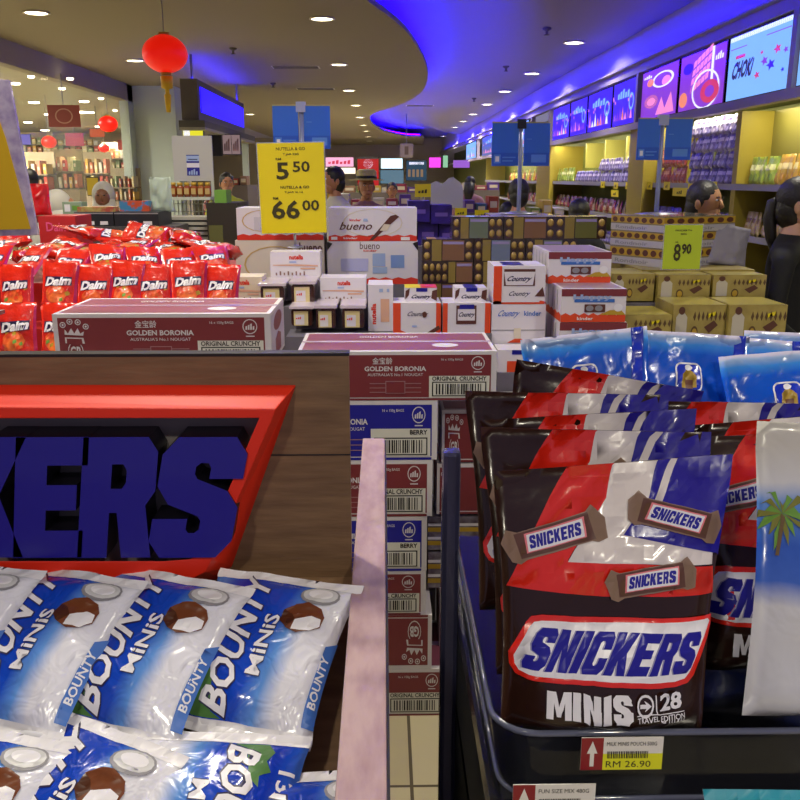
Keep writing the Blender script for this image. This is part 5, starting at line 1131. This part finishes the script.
p = at(579, 206, 6.0); person(p.x, 6.0, 150, 1.44, cl_black, cl_black, 'person with black hair, only the head top showing over the praline boxes', 'short')
p = at(392, 185, 12.0); person(p.x, 12, 0, 1.52, cl_char, cl_navy, 'distant person in dark clothes right of the straw hat', 'short')
p = at(470, 180, 13.0); person(p.x, 13, 160, 1.6, cl_pink, cl_navy, 'distant person in dusty pink beside the grey crown shaped board', 'long')
p = at(226, 174, 10.0); person(p.x, 10, 20, 1.63, cl_green, cl_black, 'person in a lime top by the kiosk under the blue sign', 'short')
# grey shoulder bag beside the ponytail person
gb = bag('shoulder_bag', .22, .18, .17, .10, cl_grey, seed=88, crink=.008, nu=12, nv=12); p = at(742, 262, 3.3); gb.location = (p.x+.06, 3.62, p.z-.05); gb.rotation_euler = (0, r_(10), r_(20)); tag(gb, 'grey cloth bag held beside the person with the ponytail', 'bag')
# ================================================================ left side : counter, rack, kiosk, lanterns
lan = mat('lantern_red', '#e01408', .4, emit=.55, emit_color='#ff1a08'); lanh = mat('lantern_glow', '#ffd080', .4, emit=2.5, emit_color='#ffb060')
def lantern(px, py, rpx, Y, label, tail=True, strg=True):
    p = at(px, py, Y); r = rpx/870*(Y*1.01); o = empty('paper_lantern', p); tag(o, label, 'lantern', 'red round lanterns')
    prof = []; 
    for i in range(13): t = PI*(.06+.88*i/12); prof.append((r*math.sin(t)*(1.0), .82*r*math.cos(t)))
    m_ = MB(); n_ = 24; vs = [(q*math.cos(2*PI*k/n_)*(1 if k % 2 else .965), q*math.sin(2*PI*k/n_)*(1 if k % 2 else .965), z) for q, z in prof for k in range(n_)]
    m_.add(vs, [(i*n_+k, (i+1)*n_+k, (i+1)*n_+(k+1) % n_, i*n_+(k+1) % n_) for i in range(12) for k in range(n_)], lan, True); m_.build('lantern_shade', o)
    m_ = MB(); m_.lathe([(r*.25, .78*r), (r*.25, .90*r), (.01, .92*r)], GOLD, n=16); m_.build('lantern_cap', o); m_ = MB(); m_.lathe([(r*.25, -.9*r), (r*.25, -.78*r)], GOLD, n=16); m_.build('lantern_cap', o)
    if tail:
        m_ = MB(); ty = mat('tassel_yellow', '#e8bc18', .5); m_.lathe([(r*.28, -.95*r), (r*.26, -1.45*r), (r*.10, -1.5*r), (r*.1, -1.7*r), (r*.16, -1.75*r), (r*.10, -2.5*r)], ty, n=12); m_.build('tassel', o)
    m_ = MB(); m_.tube([(0, 0, .9*r), (0, 0, (CZ if Y < 9 else 2.86)-p.z-.002)], .004, GREY, n=5); m_.build('string', o)
lantern(165, 54, 20.5, 7.6, 'big red lantern with yellow tassel hanging from the ceiling')
lantern(108, 124, 9, 13.0, 'small red lantern inside the glass shop under the bulkhead', tail=False)
lantern(49, 142, 7, 14.5, 'pinkish red lantern at the left inside the glass shop', tail=False); lantern(104, 148, 5, 18, 'smallest red lantern inside the glass shop below the other', tail=False)
lantern(342, 157, 5, 19, 'distant orange red lantern right of the yellow price sign', tail=False) if False else None
# counter with black trays
def obox(name, px0, px1, y0, y1, Y, dep, m, label, cat, deco=None, zb=None, group=None, bev=.003): return pbox(name, px0, px1, y0, y1, Y, dep, m, label, cat, group, deco, zb=zb)
zc = at(100, 226, 5.6).z
obox('checkout_counter', 60, 175, 226.5, 300, 5.6, .39, mat('counter_grey', '#4c4a4c', .5), 'grey checkout counter behind the toffee bag pile', 'counter', zb=0)
for i, (a_, b_) in enumerate([(74, 113), (114, 158)]):
    obox('black_bin', a_, b_, 212, 226.2, 5.62, .35, mat('bin_black', '#22262c', .4), ['black bin on the counter in front of the headscarf', 'black bin on the counter left of the white rack'][i], 'bin', lambda f: (f.rect(.3, .1, .5, .35, WHITE), f.rect(.65, .1, .85, .35, WHITE), f.rect(0, .85, 1, .95, GREY)), group='black bins on the counter')
obox('sweets_box', 77, 113, 207, 211.8, 5.66, .12, mat('box_multi', '#b8a860', .5, mottle=(20, '#b05040', .4, .6)), 'narrow yellow and red box on the left black bin', 'box')
obox('sweets_box', 62, 81, 202, 214, 5.9, .12, mat('box_sage', '#8ca088', .5), 'pale green and white box left of the black bins', 'box', lambda f: (f.rect(.1, .2, .4, .8, WHITE), f.rect(.5, .3, .9, .7, GREEN)))
m_ = MB(); m_.box(at(60, 214, 5.9).x, at(80, 214, 5.9).x, 5.85, 6.1, zc, at(70, 214, 5.9).z-.001, mat('bin_black', '#22262c', .4)); tag(m_.build('stand_block'), 'dark block on the counter beneath the pale green box', 'block')
obox('sweets_box', 119, 148, 201, 211.8, 5.75, .12, mat('box_blue_orange', '#4080b0', .4, mottle=(14, '#c05030', .45, .5)), 'blue and orange pack pile on the right black bin', 'box')
# white rack with board
rk = empty('display_rack', (at(190, 215, 6.4).x, 6.5, 0)); tag(rk, 'white wire grid rack with a tall header board and jars', 'rack'); rx0 = at(158, 200, 6.4).x-rk.location.x; rx1 = at(212, 200, 6.4).x-rk.location.x
zt1 = at(190, 135, 6.4).z; zm = at(190, 181, 6.4).z; zs_ = at(190, 197, 6.4).z
wr = mat('rack_white', '#b4b8ac', .5)
m_ = MB(); hx0 = at(169, 150, 6.4).x-rk.location.x; m_.box(hx0, rx1, .0, .02, zm, zt1, mat('header_white', '#b4b2b0', .5)); f = Face(m_, flat((hx0, 0, zm), (rx1-hx0, 0, 0), (0, 0, zt1-zm)), step=.001); f.rect(.34, .12, .66, .58, BLUE); f.rect(.34, .44, .66, .56, kbl); f.rect(.34, .3, .66, .4, kw_); f.scrawl(.38, .14, .62, .27, kbl, 4); f.rect(.38, .47, .62, .49, NAVY); m_.build('header_board', rk)
m_ = MB(); m_.box(rx0, rx1, -.16, .02, zs_-.02, zs_, wr); m_.build('shelf_board', rk)
m_ = MB()
for i in range(14): x = rx0+(rx1-rx0)*i/13; m_.tube([(x, 0, .05), (x, 0, zs_)], .004, wr, n=4)
for i in range(26): m_.tube([(rx0, 0, .1+i*.055), (rx1, 0, .1+i*.055)], .003, wr, n=4)
m_.box(rx0, rx0+.02, 0, .02, 0, zm, wr); m_.box(rx1-.02, rx1, 0, .02, 0, zm, wr); m_.box(rx0, rx1, -.2, .1, 0, .03, wr); m_.build('wire_grid', rk)
for i, px in enumerate([171, 178, 185, 192, 199, 206]):
    p = at(px, 196, 6.32); m_ = MB(Matrix.Translation((p.x, 6.40, zs_))); m_.lathe([(.022, 0.001), (.025, .02), (.025, .07), (.018, .08)], mat('jar_amber', '#8c4420', .15, coat=.8), n=12); m_.lathe([(.020, .08), (.020, .10), (.004, .101)], GOLD, n=12); m_.box(-.016, .016, -.027, -.024, .02, .06, mat('jar_label', '#b89a60', .5)); tag(m_.build('jar'), f'amber jar on the white rack shelf, {NTH[i]} from the left', 'jar', 'amber jars on the white rack')
for i in range(4):
    obox('flat_pack', 166, 213, 217+i*5, 221.5+i*5, 6.0, .3, mat('pack_white_dark', '#a8a49c', .5), f'flat white packet in the stack before the grid rack, {NTH[i]} from the top', 'packet', lambda f: f.rect(0, .0, 1, .35, SLATE), group='flat packets before the rack')
zf_ = at(190, 236.5, 6.0).z; obox('display_table', 163, 216, 237, 330, 6.0, .35, wr, 'white display table under the stack of flat packets', 'display table', zb=0)
cb2 = bag('clear_bag', .16, .14, .22, .09, mat('clear_film_pale', '#b4c4b8', .15, coat=.8, alpha=.6), seed=91, crink=.012, nu=12, nv=12); p = at(154, 212, 5.8); cb2.location = (p.x+.04, 5.85, p.z-.0); tag(cb2, 'clear crumpled plastic bag on the counter beside the white rack', 'plastic bag')
# kiosk with the blue lit sign
kx = -2.3; ya = atx(201, 100, kx).y; yb = atx(243, 100, kx).y; z1 = atx(201, 87, kx).z; z0 = atx(201, 112, kx).z
ks = empty('kiosk_sign', (kx-.1, (ya+yb)/2, z0)); tag(ks, 'blue glowing kiosk sign box in a dark frame above the canopy', 'sign')
yc = (ya+yb)/2
m_ = MB(); m_.box(-.12, .09, ya-yc-.15, yb-yc+.1, -.10, z1-z0+.08, mat('kiosk_frame', '#5c5448', .5)); m_.build('sign_box', ks)
m_ = MB(); m_.box(.09, .10, ya-yc, yb-yc, 0, z1-z0, mat('led_blue', '#1408c0', .4, emit=1.6, emit_color='#2008ff')); m_.build('lit_panel', ks)
m_ = MB(); m_.box(-.04, .04, ya-yc, yb-yc, z1-z0+.081, z1-z0+.095, mat('blue_uplight', '#2408ff', .5, emit=34, emit_color='#1800ff')); m_.build('top_light', ks)
for dy in (ya-yc, yb-yc):
    m_ = MB(); m_.tube([(0, dy, z1-z0+.08), (0, dy, CZ-z0-.001)], .015, METAL, n=6); m_.build('hanger', ks)
cm = mat('canopy_dark', '#4a4638', .6)
m_ = MB(); cx0 = kx-.22
m_.box(cx0, kx+.1, ya-.35, yb+.5, z0-.2, z0-.12, cm); m_.box(cx0, kx+.1, ya-.35, yb+.5, z0-.235, z0-.2, mat('canopy_pale_edge', '#8a8470', .5)); m_.box(cx0, cx0+.06, ya+.2, ya+.26, 0, z0-.235, cm); m_.box(kx-.1, kx, yb+.3, yb+.4, 0, z0-.235, wcol)
tag(m_.build('kiosk_canopy'), 'dark canopy of the kiosk beneath the blue lit sign', 'canopy')
m_ = MB(); m_.box(cx0+.07, kx+.0, ya+.3, yb, 0, 1.0, mat('kiosk_counter', '#3a3226', .5, mottle=(3, '#6a5a38', .4, .6))); m_.box(cx0+.07, kx+.02, ya+.28, yb+.02, 1.0, 1.04, SLATE); tag(m_.build('kiosk_counter'), 'dark brown kiosk counter beneath the canopy', 'counter')
m_ = MB(); m_.box(-3.45, kx+.3, 16.6, 16.7, 0, z0-.1, mat('kiosk_back_wall', '#6c6048', .6)); tag(m_.build('kiosk_screen_wall'), 'brown screen wall behind the kiosk', 'partition')
def lbox(px0, px1, y0, y1, Y, c, s, label, deco=None, cat='lit sign', name='light_box', group=None, depth=.06): 
    o = obox(name, px0, px1, y0, y1, Y, depth, SLATE, label, cat, (lambda f: (f.rect(.02, .04, .98, .96, em(c[1:], c, s), k=1), deco(f) if deco else None)), group=group); return o
lbox(182, 203, 126, 137, ya-.2, '#e8e030', 1.0, 'yellow and white lit menu panel under the left end of the canopy', lambda f: f.rect(.05, .1, .35, .9, eW)); 
lbox(222, 240, 134, 155, ya+1.0, '#a88c8c', .6, 'pale pink menu board hanging in the kiosk', lambda f: (f.rect(.48, .05, .52, .95, BLACK), f.scrawl(.08, .2, .42, .8, mat('menu_pinkbrown', '#7c5454', .5), 3), f.scrawl(.58, .2, .92, .8, mat('menu_pinkbrown', '#7c5454', .5), 3)))
lbox(208, 221, 132, 156, ya+.9, '#1a1410', .3, 'dark menu board beside the pale pink one in the kiosk')
lbox(247, 257, 142, 158, 17, '#a090e0', .9, 'small violet lit poster beyond the kiosk')
for i in range(14):
    px = 212+R.uniform(0, 34); py = 165+R.uniform(0, 40); c = R.choice(['#6a2a20', '#a08030', '#30382c', '#8a6a50', '#2a2a34', '#7c3040']); 
    obox('kiosk_goods', px, px+R.uniform(4, 8), py, py+R.uniform(6, 12), ya-.4+.16*i, .1, mat('goods_'+c[1:], c, .5), f'small coloured kiosk goods box, {NTH[i]} from the front of the kiosk', 'goods box', group='goods along the kiosk') if False else None
obox('dark_cabinet', 206, 237, 203, 300, 5.9, .5, mat('cabinet_dark', '#2c2820', .5), 'dark cabinet between the white rack and the white wafer cartons', 'cabinet', lambda f: (f.rect(.05, .6, .5, .9, mat('olive_cloth', '#5a5a2c', .8)), f.rect(.55, .3, .9, .7, cm)), zb=0)
obox('goods_stack', 214, 226, 190, 202.8, 5.95, .2, GREEN, 'lime green pack on the dark cabinet', 'pack', None)
for i in range(9):
    z_ = 1.0+.0; y_ = ya+.1+i*.32; c = ['#7a2a20', '#b09040', '#3a4a34', '#9a7a60', '#3a3a4a', '#8c3848', '#a85a30', '#5a6a3c', '#c0b090'][i]
    m_ = MB(); m_.lathe([(.06, 1.041), (.07, 1.10), (.07, 1.24+.03*(i % 3)), (.03, 1.30+.03*(i % 3)), (.03, 1.34+.03*(i % 3))], mat('bottle_'+c[1:], c, .3, coat=.4), n=12, M=Matrix.Translation((kx-.08, y_+.35, 0))); tag(m_.build('canister'), f'{["red", "mustard", "dark green", "tan", "slate", "wine", "rust", "olive", "cream"][i]} canister standing on the kiosk counter', 'canister', 'canisters on the kiosk counter')
# inside the glass shop
inl = mat('inner_lamp', '#fff4d8', .4, emit=9, emit_color='#fff2d0')
k = 0
for (x, y, w_) in [(15, 83, 9), (31, 76, 6), (70, 78, 6), (62, 88, 6), (34, 102, 10), (84, 101, 9), (101, 98, 5), (127, 105, 6), (90, 112, 8), (28, 122, 8), (45, 130, 8), (128, 114, 8), (115, 110, 4), (47, 114, 5)]:
    p = atz(x, y, 2.86); m_ = MB(); r2 = min(.3, w_/870*p.y*.5); m_.lathe([(r2, 0), (r2*.95, -.02), (.02, -.025)], inl, n=14); o = m_.build('shop_lamp', loc=(p.x, p.y, 2.86)) if 4 < p.y < 25.5 else None
    if o: tag(o, f'ceiling lamp inside the glass fronted shop, {NTH[k]} counted from its front corner', 'ceiling lamp', 'lamps inside the glass shop'); k += 1
for (x, y) in ((-6, 9), (-6, 13), (-6, 18), (-9, 12), (-9, 18), (-7, 23)):
    L = bpy.data.lights.new('shop_light', 'AREA'); L.shape = 'DISK'; L.size = .4; L.energy = 180; L.color = (1, .95, .8); lo = bpy.data.objects.new('shop_light', L); COL.objects.link(lo); lo.location = (x, y, 2.83)
    m_ = MB(); m_.lathe([(.22, 0), (.21, -.02), (.02, -.02)], inl, n=14); tag(m_.build('shop_lamp', loc=(x, y, 2.86)), 'larger round ceiling lamp deep inside the glass fronted shop', 'ceiling lamp', 'larger lamps inside the glass shop')
def bann(px0, px1, y0, y1, Y, c, label, deco=None):
    a = at(px0, y1, Y); b = at(px1, y0, Y); m_ = MB(); m_.box(a.x, b.x, Y, Y+.01, a.z, b.z, mat('banner_'+c[1:], c, .6)); f = Face(m_, flat((a.x, Y, a.z), (b.x-a.x, 0, 0), (0, 0, b.z-a.z)), step=.002)
    if deco: deco(f)
    m_.tube([((a.x+b.x)/2, Y+.005, b.z), ((a.x+b.x)/2, Y+.005, 2.858)], .006, GREY, n=4); tag(m_.build('hanging_banner'), label, 'banner', 'banners in the glass shop')
bann(49, 79, 105, 127, 11.5, '#8c3c30', 'large dark red hanging banner inside the glass shop', lambda f: f.ring(.5, .5, .28, .35, .15, mat('banner_line', '#b88870', .6)))
bann(66, 83, 133, 146, 16, '#b83860', 'magenta hanging banner inside the glass shop'); bann(118, 132, 140, 150, 17, '#c05050', 'faded red hanging banner near the white column'); bann(90, 104, 129, 137, 16.5, '#e05a30', 'orange hanging banner left of the column')
goodc = ['#a83828', '#c89a40', '#c8b888', '#b06038', '#7a8a5c', '#c0a470', '#9a3a30', '#b8b0a0', '#8c6a44', '#c87860']
gi_ = 0
for (px0, px1, y0, y1, Y, n_) in [(14, 46, 158, 190, 14, 6), (47, 76, 154, 188, 17.5, 6), (77, 106, 156, 190, 20, 7), (106, 134, 174, 200, 15, 7), (52, 98, 138, 152, 24.8, 8), (16, 46, 136, 152, 21, 6), (100, 134, 146, 170, 23, 7)]:
    a = at(px0, y1, Y); b = at(px1, y0, Y); o = empty('shop_shelf', ((a.x+b.x)/2, Y, 0)); tag(o, f'stocked shelf seen through the shop glass, {NTH[gi_]} in order around the room', 'shelf', 'shelves inside the glass shop'); w = b.x-a.x
    m_ = MB(); m_.box(-w/2, w/2, 0, .4, 0, a.z, mat('inner_shelf', '#8a7860', .6)); m_.box(-w/2, w/2, .36, .4, a.z, b.z+.1, mat('inner_shelf_back', '#a09070', .6)); m_.build('shelf_frame', o); hh = (b.z-a.z)
    for rr in range(2):
        m_ = MB(); m_.box(-w/2, w/2, 0, .36, a.z+hh*rr/2-.02, a.z+hh*rr/2, mat('inner_shelf', '#8a7860', .6)); m_.build('shelf_board', o)
        for q_ in range(n_):
            x0 = -w/2+w*q_/n_+.02; x1 = -w/2+w*(q_+1)/n_-.02; c = goodc[(gi_*3+q_*2+rr) % 10]
            m_ = MB(Matrix.Translation(o.location)); m_.box(x0, x1, .02, .3, a.z+hh*rr/2+.001, a.z+hh*(rr/2+.32+.1*((q_+rr) % 2)), mat('goods_'+c[1:], c, .5)); boxface(m_, (x0, x1, .02, .3, a.z+hh*rr/2, a.z+hh*(rr/2+.32)), 'front', step=.003).rect(.2, .4, .8, .7, mat('goods_pale', '#d0c4a8', .5))
            tag(m_.build('gift_box', bevel=.004), f'gift box on the {["lower", "upper"][rr]} board, {NTH[q_]} along, {NTH[gi_]} stocked shelf behind glass', 'gift box', 'gift boxes behind the shop glass')
    gi_ += 1
lbox(78, 118, 152, 161, 24.0, '#78a0e8', .9, 'pale blue lit sign board deep inside the glass shop'); lbox(82, 134, 118, 127, 25.5, '#e8f4f0', 1.1, 'long white lit band high inside the glass shop'); lbox(18, 30, 134, 145, 18, '#7868d8', .8, 'violet lit sign inside the glass shop at the left')
lbox(86, 98, 177, 196, 9.5, '#d8b030', .5, 'yellow poster standing behind the headscarf person', cat='poster')
# ================================================================ far end of the hall
EY = 40.0
def far_light(*a_, **k_): return lbox(*a_, **k_)
far_light(325, 354, 157, 167, 36, '#f0a8c8', 1.3, 'far pink and white lit shop sign left of the red one', lambda f: f.scrawl(.1, .3, .9, .7, eR, 6)); far_light(325, 356, 167.5, 174, 36.1, '#ffe8d0', 1.6, 'far bright cream lit band under the pink sign')
far_light(357, 379, 157, 205, 35, '#c81c20', .8, 'far red lit panel with a white round emblem', lambda f: f.disc(.5, .86, .22, .1, eW)); far_light(380.5, 403, 158, 169, 36, '#d8f4ff', 1.5, 'far white cyan lit shop sign right of the red panel')
far_light(406, 427, 160, 181, 34, '#2a4a60', .8, 'far dark board with blue white headline and pictures', lambda f: (f.rect(.15, .78, .85, .9, eW), [f.rect(.1+.2*i, .2, .22+.2*i, .55, em('tan', '#a08060', .7)) for i in range(4)])); far_light(429, 441, 157, 168, 32, '#e040d0', 1.5, 'far magenta lit screen')
far_light(443, 448, 155, 168, 32, '#90c8a0', 1.0, 'far narrow pale green lit post beside the magenta screen')
far_light(380, 404, 169.5, 184, 36.4, '#6a8ca0', .7, 'far bluish glass shop front beneath the cyan sign')
far_light(256, 272, 156, 175, 34, '#d8a0b0', .8, 'far pinkish shop window left of the price sign', None)
far_light(453, 470, 160, 168, 28, '#a060d8', .9, 'far violet lit fascia near the shelves')
m_ = MB(); a = at(400, 157.5, 22); b = at(413, 143.5, 22); m_.box(a.x, b.x, 22, 22.04, a.z, b.z, mat('beige_sign', '#b4a890', .5)); Face(m_, flat((a.x, 22, a.z), (b.x-a.x, 0, 0), (0, 0, b.z-a.z)), step=.002).rect(.35, .2, .65, .8, mat('beige_sign_ink', '#7a6a50', .6)); m_.tube([((a.x+b.x)/2, 22.02, b.z), ((a.x+b.x)/2, 22.02, CZ)], .01, GREY, n=4); tag(m_.build('hanging_sign'), 'beige square aisle sign hanging under the wavy recess', 'sign')
# crown shaped grey board
P_ = [(431, 208), (431, 184), (436, 181), (443, 184), (449, 178), (453, 177), (457, 180), (461, 183), (463, 190), (463, 208)]
Yc = 6.0; pts_ = [(at(x, y, Yc).x, at(x, y, Yc).z) for x, y in P_][::-1]; m_ = MB(); m_.prism(pts_, Yc, Yc+.03, mat('grey_board', '#8e8c9c', .6)); x_ = at(447, 208, Yc).x; m_.box(x_-.02, x_+.02, Yc, Yc+.03, .01, pts_[0][1]+.02, METAL); m_.box(x_-.15, x_+.15, Yc-.1, Yc+.15, 0, .012, METAL)
tag(m_.build('cutout_board'), 'grey crown shaped display board seen from behind', 'display board')
for i, (a_, b_, c_, d_, Y_) in enumerate([(415, 431, 184, 197, 5.1), (455, 467, 208, 217, 4.6), (475, 489, 210, 219, 4.7)]):
    obox('price_card', a_, b_, c_, d_, Y_, .006, sy, ['yellow price card on a thin stand above the purple cartons', 'yellow price card behind the left praline boxes', 'yellow price card right of the one behind the praline boxes'][i], 'price card', lambda f: f.scrawl(.2, .3, .8, .6, ink, 3), group='small yellow price cards')
    a = at((a_+b_)/2, d_, Y_); m_ = MB(); m_.tube([(a.x, Y_+.01, a.z), (a.x, Y_+.01, a.z-.22)], .006, METAL, n=6); tag(m_.build('card_stand'), ['thin stand under the price card above the purple cartons', 'thin stand under the left low price card', 'thin stand under the right low price card'][i], 'stand', 'thin card stands')
# mid hall gondolas so the hall reads stocked
gc = ['#a04028', '#c0a040', '#5a3a88', '#8c6a50', '#b8b0a8', '#3c5a80', '#6a7a3c', '#8a3048']
def gondola(px0, px1, yt, Y, label, dep=1.0, hue=0):
    a = at(px0, yt, Y); b = at(px1, yt, Y); o = empty('gondola_shelf', ((a.x+b.x)/2, Y, 0)); tag(o, label, 'gondola', 'mid hall gondolas'); w = b.x-a.x; h = a.z-.12
    m_ = MB(); m_.box(-w/2, w/2, 0, dep, 0, h, mat('gondola_body', '#6a6058', .6)); m_.build('body', o)
    n_ = max(3, int(w/.22))
    for i in range(n_):
        x0 = a.x+w*i/n_+.01; x1 = a.x+w*(i+1)/n_-.01; c = gc[(i*3+hue) % 8]; m_ = MB(); hh = R.uniform(.08, .16); m_.box(x0, x1, Y+.02, Y+.3, h+.001, h+hh, mat('goods_'+c[1:], c, .5)); boxface(m_, (x0, x1, Y+.02, Y+.3, h, h+hh), 'front', step=.003).rect(.15, .3, .85, .7, mat('goods_pale', '#d0c4a8', .5))
        tag(m_.build('goods_box', bevel=.004), f'goods box {NTH[i % 18]} from the left on the '+label.replace('gondola with coloured goods', 'gondola').replace('distant gondola across the hall', 'far gondola').replace('between the yellow sign and the straw hat', 'beside the straw hat'), 'goods box', 'goods boxes on the mid hall gondolas')
gondola(222, 247, 176, 12.3, 'gondola with coloured goods under the kiosk canopy', hue=5); gondola(326, 362, 197, 9.3, 'gondola with coloured goods between the yellow sign and the straw hat', hue=1); gondola(372, 412, 196, 9.5, 'gondola with coloured goods right of the straw hat', hue=4); gondola(464, 500, 200, 8.6, 'gondola with coloured goods left of the middle blue sign', hue=2); gondola(530, 566, 204, 8.2, 'gondola with coloured goods right of the middle blue sign', hue=6)
gondola(330, 420, 186, 17, 'distant gondola across the hall before the red lit panel', hue=0); gondola(425, 500, 184, 18, 'distant gondola across the hall near the magenta screen', hue=3)
# ================================================================ world, exposure
w = bpy.data.worlds.new('world'); SC.world = w; w.use_nodes = True
w.node_tree.nodes['Background'].inputs[0].default_value = lin('#b0aad0'); w.node_tree.nodes['Background'].inputs[1].default_value = .5
SC.view_settings.view_transform = 'Standard'; SC.view_settings.look = 'None'; SC.view_settings.exposure = 0; SC.view_settings.gamma = 1
SC.view_settings.use_curve_mapping = False
